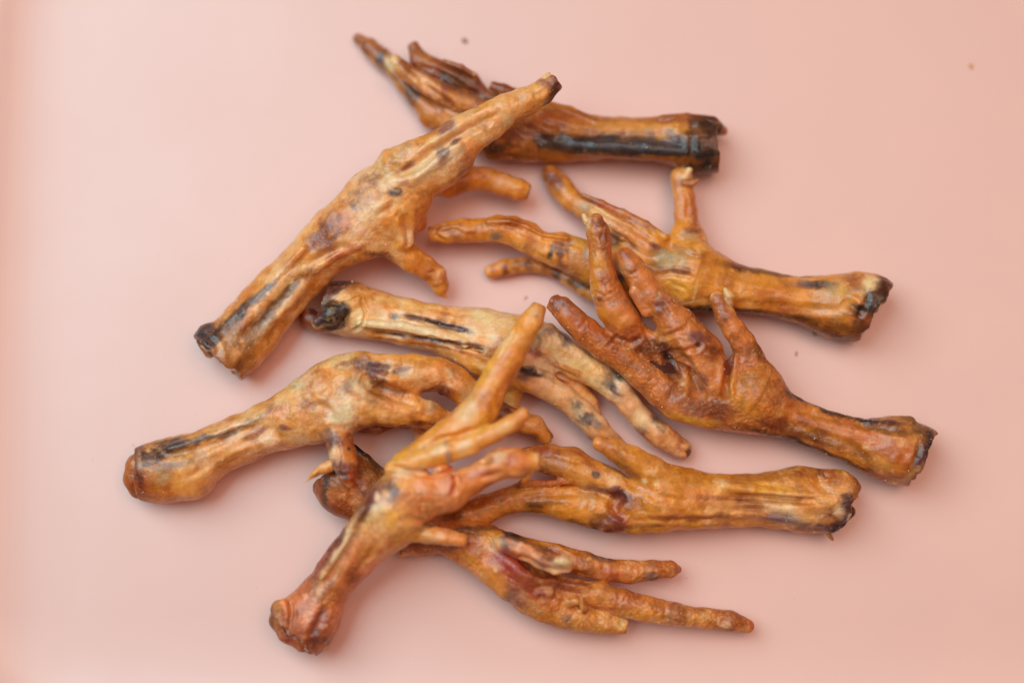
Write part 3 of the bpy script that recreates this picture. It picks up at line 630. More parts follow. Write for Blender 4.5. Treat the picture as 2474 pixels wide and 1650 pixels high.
f.gr('3', ([(1500,1370),(1640,1410),(1740,1350)],20,12), ([(1350,1010),(1440,1060),(1530,1000)],14,5), ([(1740,1280),(1800,1400),(1870,1460)],18,10), ([(1860,1370),(1960,1345),(2080,1300)],18,9), ([(1790,1130),(1880,1120),(1930,1200)],16,7), ([(1240,1310),(1300,1240)],12,5), ([(1460,1440),(1560,1330)],14,6), ([(1440,500),(1420,620),(1450,700)],12,5), ([(1900,1500),(2050,1460),(2200,1420)],18,8), ([(1570,860),(1640,880),(1700,840)],12,4))
FEET.append(f)

# ---- E: centre, weathered pale with black streaks
f = Foot('E', 'weathered pale chicken foot in the middle with a square black scab on its cut end', 59, 'tan', 'cream', 'bone', .05)
f.gain = 1.12; f.dust = 300
f.chain('shank', '5', [(275,100,165,375),(380,100,290,400),(520,150,450,425),(700,200,640,455),(850,225,790,490),(1000,242,920,550),(1150,258,1040,625),(1290,285,1200,680)], [64,64,66,70,76,80], sq=.85, cut0=(-4,12,5))
f.chain('shank', '5', [(110,300,56),(170,330,60)], [46,50], c='rust', k=10)
f.chain('shank', '5', [(150,290,175,365),(240,280,60),(390,200,26)], [108,112,112], c='bone', k=8)
f.chain('shank', '5', [(400,330,24),(640,350,26),(860,400,30),(1000,450,32)], [122,124,128,134], c='bone', k=10)
f.chain('shank', '5', [(560,395,10),(760,425,12),(960,455,12),(1100,490,10)], [118,124,132,138], op='-', k=8)
f.chain('shank', '5', [(700,290,10),(850,330,12),(980,370,10)], [126,132,138], op='-', k=8)
f.chain('foot_pad', '5', [(1290,290,1180,680),(1400,320,1290,660),(1470,370,1370,640)], [84,90,88], sq=.75, k=14)
f.chain('foot_pad', '5', [(1230,640,60),(1290,680,56),(1260,790,36)], [70,56,30], c='yellow', k=12)
f.chain('toe.1', '5', [(1400,300,1320,520),(1480,340,1400,540),(1560,395,1460,560),(1680,480,1580,632),(1800,560,1720,700),(1900,630,1835,780),(1970,740,1892,850),(2060,840,1962,935),(2150,905,2062,1022),(2265,1000,2190,1090)], [92,92,88,80,66,50,36], c='pale', k=12)
f.chain('toe.1', '5', [(1480,360,30),(1540,440,40),(1640,520,36),(1740,600,30)], [118,120,116,108], c='bone', k=10)
f.chain('toe.2', '5', [(1340,520,1250,680),(1400,575,1300,700),(1500,635,1400,740),(1610,705,1510,805),(1700,785,1600,882),(1790,875,1690,962),(1860,960,1770,1040),(1940,1040,1850,1110)], [88,88,84,76,64,50,40], c='pale', k=10)
f.chain('toe.2', '5', [(1330,590,34),(1400,580,40)], [118,112], c='blue', k=9)
f.chain('toe.3', '5', [(1520,590,60),(1620,690,56),(1700,780,50),(1735,870,40),(1720,960,34)], [52,42,34,30,26], c='amber', k=10)
f.chain('toe.4', '5', [(1180,650,46),(1230,740,40),(1270,810,34)], [40,32,28], c='tan', k=10)
f.st('5', (1600,560,70,260,-50,'dcb878',.5),(1120,360,130,90,10,'e8d0a0',.5),(1570,440,60,50,20,'slate',.7),(1850,680,60,50,20,'slate',.7),(1680,860,60,50,20,'slate',.7),(1400,430,70,60,20,'grey',.7))
f.st('5', (235,285,120,96,5,'black',1.1),(170,290,34,80,5,'blue',.95),(300,270,50,60,0,'black',.95),(280,130,110,40,-20,'plum',.9),(340,92,60,22,-5,'black',.9),(220,170,60,40,-30,'maroon',.7),(110,300,60,50,0,'red',.6),(240,210,60,14,0,'brown',.6),(390,220,50,46,10,'gold',.7),(380,310,50,60,30,'bone',.9),(330,370,90,14,-10,'bone',.7),(400,150,90,50,0,'ochre',.7),(450,250,40,90,0,'tan',.5),
     (600,295,40,24,0,'plum',.8),(720,300,90,18,12,'plum',.85),(860,335,110,20,18,'dark',.95),(960,360,90,20,15,'plum',.95),(800,320,60,14,10,'dark',.8),(600,395,90,10,8,'dark',.9),(760,415,170,15,8,'black',.9),(930,435,120,18,8,'plum',.95),(1060,460,80,18,15,'slate',.8),(700,370,300,26,9,'cream',.9),(900,400,140,18,9,'bone',.6),(560,340,90,30,5,'grey',.4),(500,220,150,40,10,'ochre',.5),(750,230,200,30,8,'yellow',.45),(1000,270,150,34,5,'pale',.7),(1160,310,130,60,10,'bone',.95),(1120,370,110,50,30,'cream',.6),(1200,350,60,40,0,'pink',.3),(1040,330,90,30,20,'pink',.4),(820,450,150,18,15,'maroon',.6),(980,480,110,26,25,'rust',.6),(1100,530,110,26,35,'tan',.7),(1080,490,90,14,30,'brown',.7),(600,430,250,14,5,'ochre',.8),(1000,560,110,22,35,'gold',.6),
     (1060,600,70,30,40,'yellow',.6),(1480,370,50,60,30,'slate',.7),(1400,430,60,50,0,'grey',.8),(1380,390,50,40,0,'grey',.6),(1570,430,50,30,40,'blue',.8),(1490,440,50,40,0,'bone',.8),(1540,520,60,40,40,'bone',.7),(1460,540,90,26,25,'brown',.8),(1380,510,70,30,20,'red',.4),(1620,500,70,60,30,'pale',.7),(1600,590,90,12,25,'red',.5),(1600,610,70,30,30,'amber',.6),(1840,660,50,50,40,'blue',.85),(1870,720,40,40,0,'slate',.8),(1780,640,60,50,0,'grey',.5),(1720,600,70,50,30,'gold',.4),(1900,700,40,36,0,'cream',.7),(1940,760,60,70,30,'pale',.7),(2080,880,40,30,20,'blue',.8),(2000,940,50,26,30,'slate',.7),(2040,860,40,60,30,'purple',.5),(1990,880,50,60,20,'bone',.6),(2160,980,80,60,35,'ochre',.6),(2120,920,30,30,0,'slate',.5),(2270,1070,24,44,-20,'dark',.9),(2230,1040,30,30,0,'rust',.5),
     (1380,610,60,40,10,'blue',1),(1330,640,40,60,20,'slate',.8),(1310,590,50,20,-10,'black',.8),(1440,570,50,40,0,'cream',.8),(1500,650,60,40,30,'plum',.4),(1440,680,100,26,25,'pale',.9),(1560,740,80,40,40,'ochre',.5),(1640,800,40,26,30,'black',.85),(1650,830,60,50,30,'grey',.8),(1700,880,70,40,40,'blue',.8),(1740,900,50,26,30,'slate',.8),(1620,780,60,30,40,'slate',.5),(1800,960,40,50,0,'tan',.7),(1850,990,40,40,0,'rust',.4),(1290,690,60,40,0,'yellow',.8),(1300,560,30,40,0,'blue',.6))
f.gr('5', ([(480,385),(620,405),(780,425),(960,455),(1080,485)],12,9), ([(620,285),(760,310),(860,345),(1000,375)],12,8), ([(1440,560),(1540,610),(1640,645)],16,12), ([(395,190),(432,260),(410,340),(350,380)],9,10), ([(500,200),(700,245),(900,265),(1100,290)],12,5), ([(1360,560),(1440,620),(1560,690)],12,6), ([(1400,340),(1450,420),(1420,500)],16,8), ([(1540,420),(1580,480),(1560,540)],14,6), ([(1820,600),(1860,690),(1850,770)],14,6), ([(1000,520),(1100,560),(1180,620)],14,6), ([(1280,560),(1340,640),(1380,690)],14,8), ([(1620,800),(1660,850),(1720,870)],14,7))
FEET.append(f)

# ---- F: left lower, mottled tan
f = Foot('F', 'tan mottled chicken foot at left whose down-turned hind toe ends in a curved orange claw', 67, 'tan', 'amber', 'cream', .35)
f.gain = 1.14; f.dust = 320
f.chain('shank', '6', [(200,690,230,1000),(250,655,330,1020),(330,635,430,1025),(450,608,570,1000),(600,560,700,870),(800,480,880,782),(950,410,1050,717),(1100,325,1220,672),(1250,230,1380,635)], [68,66,66,72,84,100], sq=.9, cut0=(0,8,5))
f.chain('shank', '6', [(185,800,72),(172,880,74),(215,925,76),(270,950,60)], [64,58,52,48], c='orange', k=7)
f.chain('shank', '6', [(400,690,30),(700,590,28),(1000,480,26)], [118,118,124], k=14)
f.chain('shank', '6', [(480,900,34),(780,720,30),(1050,640,40)], [104,110,118], k=14, c='amber')
f.chain('shank', '6', [(620,780,14),(850,650,14),(1050,560,12)], [128,132,142], op='-', k=12)
f.chain('foot_pad', '6', [(1250,230,1380,640),(1400,120,1500,600),(1520,110,1580,480)], [108,120,124], sq=.75, k=18)
f.chain('foot_pad', '6', [(1640,90,1560,330),(1500,250,60)], [130,165], k=14)
f.chain('toe.1', '6', [(1450,100,1500,330),(1600,82,1640,300),(1800,95,1800,330),(1950,100,1900,340),(2080,110,2020,330)], [126,130,130,126], k=14)
f.chain('toe.1', '5', [(880,530,830,690),(980,590,890,750),(1060,660,960,800),(1180,760,1080,870),(1300,830,1210,930),(1430,872,1350,960),(1495,960,1420,1010)], [126,112,90,74,64,56], k=10, cut1=(0,12,5), c='amber')
f.chain('toe.1', '5', [(820,690,14),(870,715,24),(930,740,14)], [96,88,84], k=6, c='maroon')
f.chain('toe.2', '5', [(400,650,330,930),(560,700,500,910),(700,740,660,920),(820,775,770,932),(920,830,880,912),(1000,880,950,960)], [140,138,130,116,100], k=16, c='tan')
f.chain('toe.3', '5', [(400,915,40),(500,925,36),(575,915,20)], [58,54,50], sq=.5, c='maroon', k=6)
f.chain('toe.3', '5', [(640,910,20),(730,920,26),(745,975,36),(790,960,20)], [66,60,50,50], sq=.7, c='tan', k=6)
f.chain('toe.4', '6', [(1330,540,1560,560),(1380,630,1545,640),(1400,720,1562,720),(1425,790,1572,790),(1450,850,1568,860),(1500,900,1560,915)], [140,150,156,160,160], sq=.9, k=14, c='rust')
f.chain('claw', '6', [(1400,800,40),(1360,815,33),(1310,845,22),(1247,902,6)], [150,150,148,144], c='gold', k=4, peb=0)
f.chain('foot_pad', '6', [(1650,260,24),(1760,330,26),(1880,370,24)], [196,190,184], op='-', k=18)
f.st('6', (1350,350,260,160,-20,'ddb180',.5),(900,640,300,60,-25,'d6a070',.45),(1750,400,200,90,15,'dcae78',.5),(430,880,140,110,0,'d0985a',.4))
f.st('6', (160,870,60,110,-8,'orange',1),(130,850,30,100,0,'gold',.8),(200,930,60,50,20,'orange',.9),(205,880,26,90,-10,'maroon',.8),(215,740,60,70,0,'plum',.8),(200,760,18,60,0,'cream',.6),(350,680,130,40,-12,'dark',.9),(300,740,100,50,-10,'dark',.9),(500,640,120,32,-15,'blue',.9),(600,620,70,28,-15,'blue',.8),(760,590,90,26,-15,'slate',.85),(900,520,120,26,-25,'blue',.6),(980,480,60,22,-25,'grey',.6),(400,800,160,40,-15,'umber',.6),(450,700,120,40,-20,'umber',.6),(540,610,60,18,-15,'gold',.8),(770,540,90,24,-25,'cream',.8),(660,580,40,18,-20,'yellow',.7),
     (370,900,120,80,0,'ochre',.7),(340,860,50,60,0,'grey',.6),(480,950,90,50,0,'gold',.6),(600,840,180,60,-25,'tan',.6),(800,740,160,20,-25,'rust',.7),(620,960,30,50,0,'rust',.5),(700,900,100,16,-35,'rust',.6),(900,760,160,16,-18,'rust',.5),(930,590,110,26,-25,'purple',.7),(1110,555,60,26,0,'purple',.85),(1080,470,90,50,-20,'pink',.7),(1030,640,60,44,0,'cream',.85),(1080,410,60,40,-20,'purple',.4),(1150,330,90,40,-30,'bone',.6),(1230,260,90,40,-35,'cream',.8),(1420,130,160,30,-22,'bone',.7),(1170,300,22,16,0,'dark',.6),(1330,400,80,26,-10,'rust',.6),(1250,430,60,40,0,'rust',.5),(1300,500,90,50,0,'pink',.6),(1480,480,90,70,20,'cream',.95),(1530,420,60,60,0,'bone',.7),
     (1540,290,60,60,0,'rust',.6),(1600,290,60,50,20,'cream',.7),(1560,260,60,40,0,'grey',.7),(1500,310,40,40,0,'slate',.4),(1660,180,90,60,10,'plum',.9),(1760,180,130,36,5,'plum',.8),(1700,230,60,50,40,'purple',.7),(1850,190,90,14,-10,'maroon',.8),(1550,140,80,20,-15,'umber',.6),(1800,120,200,20,0,'gold',.5),(1720,290,60,40,20,'umber',.8),(1780,320,90,26,15,'brown',.7),(1950,230,90,60,0,'cream',.35),(2100,260,90,60,30,'pale',.6),(2180,210,60,30,30,'grey',.5),
     (1430,650,50,60,15,'plum',.85),(1400,610,50,40,10,'slate',.7),(1470,700,36,90,0,'rust',.8),(1500,740,60,60,0,'amber',.8),(1560,740,16,80,0,'orange',.7),(1430,740,40,60,0,'cream',.6),(1480,800,90,40,10,'maroon',.8),(1450,840,70,18,20,'blue',.95),(1540,890,50,50,0,'red',.9),(1500,870,40,20,20,'blue',.7),(1520,690,14,12,0,'black',.9),(1300,860,40,10,-30,'umber',.6))
f.st('5', (780,720,40,24,0,'maroon',.7),(860,720,70,40,0,'maroon',.9),(820,800,50,50,0,'grey',.85),(790,780,50,30,30,'cream',.6),(600,800,100,40,15,'pale',.6),(880,820,60,40,20,'ochre',.7),(700,850,120,40,10,'gold',.5),(480,750,60,40,20,'umber',.5),(450,590,60,30,0,'plum',.3),(1220,810,60,50,-20,'plum',.85),(1180,830,50,40,-20,'maroon',.7),(1420,900,50,30,20,'pale',.6),(1490,940,24,60,-20,'plum',.6),(1340,980,70,26,10,'dark',.6),(1350,910,60,40,0,'tan',.6),(820,905,110,16,5,'maroon',.8),(650,920,40,12,0,'maroon',.8),(490,930,110,40,0,'rust',.8),(1000,660,60,40,40,'gold',.7),(740,960,40,40,0,'pink',.6))
f.gr('6', ([(1600,240),(1700,300),(1820,355),(1980,410)],34,20), ([(1560,160),(1680,190),(1800,190),(1920,170)],36,12), ([(300,740),(550,700),(850,590),(1080,510)],24,9), ([(420,900),(700,780),(950,680)],24,7), ([(1380,600),(1420,560),(1520,570)],18,6), ([(1280,400),(1400,440),(1440,560)],22,7), ([(1440,640),(1460,740),(1440,820)],14,7), ([(1420,840),(1480,860),(1560,850)],14,7), ([(1480,170),(1400,230),(1300,300)],18,5))
f.gr('5', ([(860,560),(900,660),(840,720)],18,8), ([(560,800),(680,830),(800,860)],16,5))
FEET.append(f)

# ---- H: lower right
f = Foot('H', 'golden chicken foot at lower right with a stubby toe above and a crumpled end', 71, 'amber', 'gold', 'pale', .35)
f.gain = 1.08; f.dust = 160
f.chain('shank', '7', [(2230,260,2240,480),(2170,180,2170,495),(2080,180,2080,500),(1980,168,1990,498),(1830,193,1850,482),(1680,205,1700,474),(1530,203,1560,484),(1400,175,1420,492),(1270,150,1280,500)], [66,64,64,66,72,78,84], sq=.85, cut0=(0,6,6))
f.chain('shank', '7', [(2130,215,40),(2190,240,36),(2190,290,26)], [104,96,92], c='orange', k=8)
f.chain('shank', '7', [(1600,265,26),(1750,285,30),(1950,320,30),(2150,350,34)], [122,122,116,110], c='yellow', k=8)
f.chain('shank', '7', [(1640,320,12),(1850,330,12),(2060,345,12)], [130,130,126], op='-', k=8)
f.chain('shank', '7', [(1500,430,24),(1750,400,28),(1950,420,30),(2100,440,34)], [108,106,102,100], c='brown', k=10)
f.chain('shank', '7', [(2150,470,40),(2200,430,40),(2250,400,30)], [84,84,76], c='plum', k=8)
f.chain('shank', '7', [(2130,500,16),(2162,540,8)], [70,64], c='gold', k=5)
f.chain('foot_pad', '7', [(1270,155,1280,500),(1130,240,1140,515),(1030,300,1040,506),(950,340,960,485)], [84,84,80,74], sq=.8, k=16)
f.chain('foot_pad', '7', [(1060,440,60),(1000,455,50)], [104,96], c='red', k=12)
f.chain('toe.1', '7', [(985,14,935,75),(1070,30,1012,130),(1160,68,1092,192),(1270,120,1190,255),(1360,190,1280,320)], [158,150,136,120,104], c='amber', k=14)
f.chain('toe.2', '7', [(560,70,580,160),(620,58,630,180),(700,52,720,205),(830,64,800,245),(930,125,880,278),(1060,190,1000,312),(1160,250,1100,360)], [90,96,104,104,104,98], sq=.8, c='amber', k=12)
f.chain('toe.3', '7', [(150,405,165,490),(230,345,270,487),(340,317,390,452),(460,282,500,404),(560,242,590,398),(680,240,690,412),(800,262,800,447),(920,285,910,480),(1030,310,1030,505)], [64,66,70,76,78,80], c='amber', k=10)
f.chain('toe.3', '7', [(560,250,22),(700,250,14),(800,240,14)], [112,116,112], k=8, c='orange')
f.chain('toe.3', '7', [(755,235,16),(735,270,10)], [110,106], k=6, c='orange')
f.chain('toe.4', '8', [(1200,770,40),(1080,790,1060,860),(990,790,970,890),(915,830,905,905)], [60,56,50,44], sq=.8, c='tan', k=8, cut1=(0,10,6))
f.chain('foot_pad', '7', [(1080,300,14),(1040,370,14),(990,440,14)], [136,134,126], op='-', k=10)
f.st('7', (980,40,40,26,0,'pink',.6),(1000,80,60,40,30,'orange',.5),(1060,100,60,20,40,'rust',.4),(990,16,20,14,0,'rust',.7),(1180,110,90,30,40,'gold',.6),(700,90,110,40,10,'rust',.85),(820,80,90,26,20,'rust',.8),(650,70,60,30,0,'red',.4),(900,140,90,20,45,'rust',.8),(1060,170,110,26,25,'maroon',.7),(700,160,50,40,0,'grey',.4),(800,190,120,30,30,'tan',.7),(940,205,18,16,0,'black',.9),(1040,240,60,40,0,'cream',.35),(1190,238,16,14,0,'cream',1),(1180,270,80,30,20,'orange',.4),(1000,290,90,22,10,'purple',.8),(1050,310,60,36,30,'maroon',.95),(1080,310,30,26,0,'plum',.95),(1060,380,50,50,0,'red',.6),(1000,450,110,44,10,'maroon',.85),(940,460,30,50,0,'plum',.8),(1080,480,60,30,0,'maroon',.7),(1160,350,50,40,0,'rust',.5),(1110,370,60,30,0,'brown',.5),
     (210,420,90,50,-30,'umber',.7),(240,380,90,26,-30,'rust',.7),(250,460,40,26,-20,'yellow',.8),(420,330,110,22,-20,'rust',.7),(560,290,110,30,-10,'yellow',.6),(620,370,50,20,0,'dark',.8),(680,350,90,14,0,'umber',.5),(560,250,70,20,-10,'rust',.7),(720,245,90,14,0,'red',.5),(430,380,50,40,0,'tan',.6),(800,320,70,50,0,'gold',.5),(900,320,50,50,0,'grey',.3),(840,400,110,40,10,'gold',.6),(600,400,60,10,0,'dark',.5),(850,460,90,14,15,'umber',.7),(750,225,30,30,0,'rust',.7),
     (1500,170,120,30,10,'gold',.7),(1400,290,110,60,0,'amber',.6),(1470,320,60,40,0,'orange',.5),(1250,400,140,40,0,'ochre',.6),(1400,430,260,14,0,'rust',.8),(1200,470,200,14,0,'brown',.7),(1250,500,130,18,0,'yellow',.8),(1350,480,120,16,0,'gold',.7),(1700,230,260,26,-3,'brown',.5),(1850,210,120,26,-5,'rust',.5),(2050,200,110,30,5,'rust',.8),(2120,195,60,26,10,'maroon',.6),(2180,230,50,50,0,'rust',.7),(2150,290,70,40,0,'tan',.7),(2000,260,90,30,10,'tan',.5),(1750,280,200,24,5,'yellow',.9),(1950,320,150,20,5,'cream',.5),(1600,250,40,30,0,'cream',.5),(1650,330,160,14,2,'rust',.7),(1800,350,160,40,0,'umber',.5),(1770,400,100,50,0,'rust',.5),
     (1930,400,110,36,10,'cream',.8),(1880,430,70,30,15,'purple',.8),(1980,450,110,26,10,'slate',.7),(2040,420,60,40,20,'tan',.7),(2100,480,100,18,5,'plum',.8),(2050,490,100,12,3,'maroon',.7),(2180,440,70,50,0,'maroon',.9),(2250,400,30,110,0,'plum',.95),(2210,480,60,30,0,'black',.8),(2200,400,26,30,0,'cream',.8),(2150,440,40,16,-20,'tan',.6),(2215,490,14,16,0,'orange',.9),(2230,340,30,40,0,'plum',.8))
f.st('8', (900,860,30,50,10,'maroon',.85),(980,880,60,26,0,'bone',.7),(1000,820,60,30,0,'tan',.6))
f.gr('7', ([(1560,322),(1850,333),(2120,350)],18,11), ([(1150,440),(1400,438),(1700,440),(1950,475)],16,9), ([(1090,205),(1190,290),(1300,335),(1420,340)],20,9), ([(1080,300),(1030,370),(1090,440)],24,15), ([(560,335),(700,300),(860,310)],16,8), ([(650,120),(800,150),(900,190)],14,5), ([(2110,190),(2090,250),(2140,300)],16,9), ([(1700,380),(1850,400),(2050,440)],16,8), ([(900,250),(960,300),(1060,330)],16,8), ([(1020,60),(1040,110)],10,3), ([(300,360),(420,350),(480,320)],14,5), ([(2140,470),(2200,480),(2250,440)],14,10), ([(1450,230),(1600,230),(1800,240)],16,5), ([(920,330),(900,400),(930,450)],16,7))
FEET.append(f)

# ---- I: bottom
f = Foot('I', 'red and orange chicken foot at the bottom with its longest toe reaching lower right', 83, 'orange', 'tan', 'pale', .8)
f.gain = 1.05; f.dust = 140
f.chain('shank', '8', [(560,225,440,520),(620,235,490,630),(720,300,600,665),(820,380,700,740),(960,480,840,830),(1100,600,980,880),(1230,690,1090,850)], [66,66,64,62,60,62], sq=.85, cut0=(0,8,6), c='rust')
f.chain('shank', '8', [(610,215,26),(690,290,32),(780,370,32)], [84,84,80], c='dark', k=8)
f.chain('foot_pad', '7', [(130,470,30,540),(330,485,130,590),(460,510,240,660),(560,560,330,730),(640,620,440,830),(720,690,520,890),(800,760,600,930)], [66,74,78,80,74,68], sq=.85, k=14)
f.chain('foot_pad', '7', [(500,680,64),(580,730,64),(680,770,56)], [114,112,104], c='rust', k=18)
f.chain('toe.1', '7', [(520,510,470,600),(600,537,560,650),(760,570,720,682),(900,606,860,722),(1000,642,1000,755),(1120,648,1110,766),(1230,646,1240,748),(1320,650,1330,736),(1362,672,1362,716)], [96,92,86,80,72,60,48], c='orange', k=9)
f.chain('toe.4', '7', [(470,512,445,600),(570,545,550,640),(660,597,640,685),(740,640,720,716),(795,655,790,712)], [152,158,160,158], c='pink', k=9, cut1=(0,12,4), peb=.1)
f.chain('claw', '7', [(740,650,18),(780,645,22),(805,652,14)], [182,180,178], c='bone', k=4)
f.chain('toe.2', '7', [(700,730,700,850),(850,752,830,880),(960,764,950,892),(1080,797,1060,932),(1200,830,1190,970),(1350,867,1340,985),(1500,892,1490,996),(1640,910,1620,1010),(1735,950,1710,1022)], [84,84,82,76,66,54,44], c='orange', k=10)
f.chain('toe.3', '7', [(620,800,540,900),(700,840,640,960),(800,860,730,990),(880,875,850,1012),(980,905,960,1024),(1085,945,1075,1028)], [80,78,74,68,60], c='amber', k=9, cut1=(0,10,5))
f.chain('toe.3', '7', [(800,870,24),(860,850,20),(880,900,18)], [108,112,104], k=6, c='orange')
f.chain('foot_pad', '7', [(560,640,14),(660,710,16),(780,740,16),(880,740,12)], [132,132,128,118], op='-', k=12)
f.st('8', (470,560,60,70,20,'maroon',.5),(430,540,20,60,0,'dark',.9),(560,520,110,70,20,'pink',.6),(520,440,80,50,0,'rust',.6),(440,420,20,60,0,'dark',.8),(680,240,90,34,42,'black',1),(740,310,60,30,42,'dark',.9),(680,340,60,60,30,'brown',.9),(600,640,110,20,15,'rust',.6),(620,500,60,50,0,'orange',.6),(1300,770,60,80,30,'plum',.5))
f.st('7', (290,500,90,26,10,'dark',.6),(370,485,90,16,5,'black',.7),(420,520,60,30,10,'yellow',.7),(490,540,50,44,20,'blue',1),(470,580,30,40,0,'slate',.8),(540,530,70,20,15,'black',.7),(330,590,110,70,30,'orange',.6),(400,570,60,40,0,'cream',.45),(240,620,90,36,38,'tan',.6),(160,560,60,40,20,'purple',.4),(330,680,120,20,40,'gold',.7),(420,800,110,22,42,'gold',.6),(480,650,90,60,20,'red',.9),(540,710,100,60,30,'red',.8),(620,800,110,40,35,'red',.9),(660,830,40,20,30,'maroon',.5),(700,760,130,50,5,'rust',.8),(780,780,80,40,0,'maroon',.6),(540,850,70,40,30,'purple',.7),(500,800,50,30,40,'purple',.4),(470,840,26,40,0,'umber',.5),
     (560,600,110,26,35,'pink',.7),(660,660,40,30,30,'purple',.6),(700,640,40,16,30,'plum',.7),(740,690,60,26,0,'cream',.5),(770,645,50,26,0,'bone',1),(640,570,90,16,20,'dark',.6),(680,600,60,16,20,'black',.6),(620,550,50,14,20,'gold',.7),(740,620,90,26,15,'red',.5),(830,600,110,26,15,'amber',.6),(960,630,60,20,20,'slate',.7),(900,690,70,40,0,'rust',.5),(1030,720,60,40,10,'red',.6),(1130,700,70,50,0,'pink',.5),(1230,730,40,20,0,'slate',.7),(1240,670,50,20,0,'purple',.5),(1300,680,60,30,0,'orange',.7),(1345,700,30,26,0,'rust',.7),
     (860,790,60,60,0,'rust',.7),(950,830,70,40,0,'amber',.5),(1100,860,70,60,0,'red',.45),(1130,830,50,30,0,'rust',.5),(1000,800,60,20,15,'umber',.5),(1180,930,110,26,5,'gold',.7),(1290,900,60,60,0,'rust',.4),(1350,910,40,70,10,'purple',.6),(1380,930,40,40,0,'rust',.7),(1450,900,60,20,10,'rust',.5),(1480,950,70,30,10,'amber',.5),(1620,960,50,60,0,'purple',.5),(1680,950,60,40,10,'rust',.6),(1750,980,30,36,0,'red',.5),(1600,980,30,14,0,'cream',.6),(800,900,90,26,10,'orange',.6),(730,900,120,26,25,'orange',.5),(800,950,36,22,0,'slate',.7),(690,950,120,20,25,'gold',.6),(1080,970,50,40,0,'bone',.7),(1000,960,60,40,0,'pale',.5),(880,900,10,50,0,'maroon',.6),(900,980,60,26,0,'pink',.4))
f.gr('7', ([(540,630),(660,705),(780,725),(920,745)],24,20), ([(600,800),(700,785),(850,820),(885,890)],18,12), ([(640,560),(760,610),(840,660)],14,9), ([(1060,790),(1048,930)],11,5), ([(1280,860),(1300,965)],11,5), ([(1395,880),(1405,965)],11,4), ([(1570,910),(1565,1000)],10,4), ([(980,650),(990,740)],11,5), ([(1130,650),(1120,750)],10,4), ([(430,640),(520,760),(620,860)],22,8), ([(470,545),(560,590),(660,640)],10,5), ([(300,560),(400,650),(500,760)],22,5), ([(940,880),(960,960)],12,5))
f.gr('8', ([(520,330),(600,450),(620,600)],26,8), ([(440,480),(540,560),(640,640)],22,8))
FEET.append(f)

# ---- G: front, on top of the heap
f = Foot('G', 'topmost chicken foot in front, pinkish shank at bottom left, straight golden toe pointing up right', 97, 'tan', 'pink', 'pale', .5)
f.gain = 1.12; f.dust = 200
f.chain('shank', '8', [(110,1215,410,1500),(210,1145,480,1400),(290,1060,550,1215),(380,950,620,1090),(470,830,725,985),(560,700,835,885),(640,600,960,790)], [78,84,96,112,135,160], sq=.92, cut0=(0,8,7), c='cc7c58', peb=.7)
f.chain('shank', '8', [(140,1225,52),(145,1300,64),(190,1390,56),(300,1430,70),(400,1420,70)], [88,84,76,72,80], c='tan', k=9)
f.chain('shank', '8', [(170,1190,26),(200,1280,24),(210,1380,22)], [128,132,118], c='orange', k=8)
f.chain('shank', '8', [(400,1030,22),(520,860,24),(600,720,26),(680,600,26)], [160,184,205,225], c='cream', k=12)
f.chain('shank', '8', [(380,1380,16),(420,1260,18),(440,1180,12)], [150,160,164], op='-', k=12)
f.chain('shank', '8', [(340,1480,36),(420,1400,40)], [90,110], k=8, c='rust')
f.chain('foot_pad', '8', [(640,600,960,790),(720,470,1040,730),(790,400,1060,660),(850,340,1060,600)], [162,180,190,190], sq=.8, k=18)
f.chain('foot_pad', '8', [(1080,500,110),(1050,600,80),(960,560,90)], [206,196,204], c='orange', k=14, peb=1)
f.chain('foot_pad', '8', [(1190,400,80),(1180,500,70)], [214,206], c='orange', k=8, peb=1)
f.chain('toe.1', '5', [(1368,228,1450,275),(1320,285,1430,350),(1250,390,1380,430),(1180,480,1330,550),(1110,580,1270,640),(1050,690,1222,740),(990,790,1182,850),(920,860,1130,930),(820,930,980,1000),(700,1010,800,1090),(600,1070,680,1150)], [205,208,210,210,208,206,204], c='gold', k=10, cut0=(0,10,4), peb=.1)
f.chain('toe.2', '5', [(1300,822,1362,872),(1220,872,1290,935),(1120,922,1190,995),(1000,977,1060,1067),(880,1012,930,1112),(760,1047,790,1152),(640,1082,680,1172),(560,1120,600,1200)], [240,238,234,228,220,212], c='gold', k=9, cut0=(0,10,4), peb=.1)
f.chain('toe.3', '8', [(1750,240,1765,360),(1640,215,1650,400),(1530,215,1560,400),(1420,290,1455,452),(1320,340,1360,520),(1200,400,1240,612),(1100,440,1130,640)], [236,236,234,228,216,205], sq=.85, c='orange', k=12, cut0=(0,12,7))
f.chain('toe.3', '8', [(1720,370,26),(1690,415,18)], [228,222], c='gold', k=6)
f.chain('toe.4', '8', [(1300,745,1300,840),(1190,722,1200,828),(1080,700,1090,815),(980,690,1000,800),(900,680,900,790)], [172,172,172,175,178], c='amber', k=12, cut0=(0,12,4), peb=.3)
f.chain('foot_pad', '8', [(1150,400,10),(1250,360,12),(1380,320,12)], [240,244,248], op='-', k=12)
f.chain('foot_pad', '8', [(1240,470,12),(1255,400,12)], [262,268], op='-', k=10)
f.st('8', (780,680,150,150,0,'deb07a',.55),(420,1080,80,260,33,'c88462',.5),(1000,280,220,60,-20,'e0ae6c',.5))
f.st('5', (1200,560,90,330,33,'dfa858',.5),(1150,940,60,200,65,'deac6e',.5))
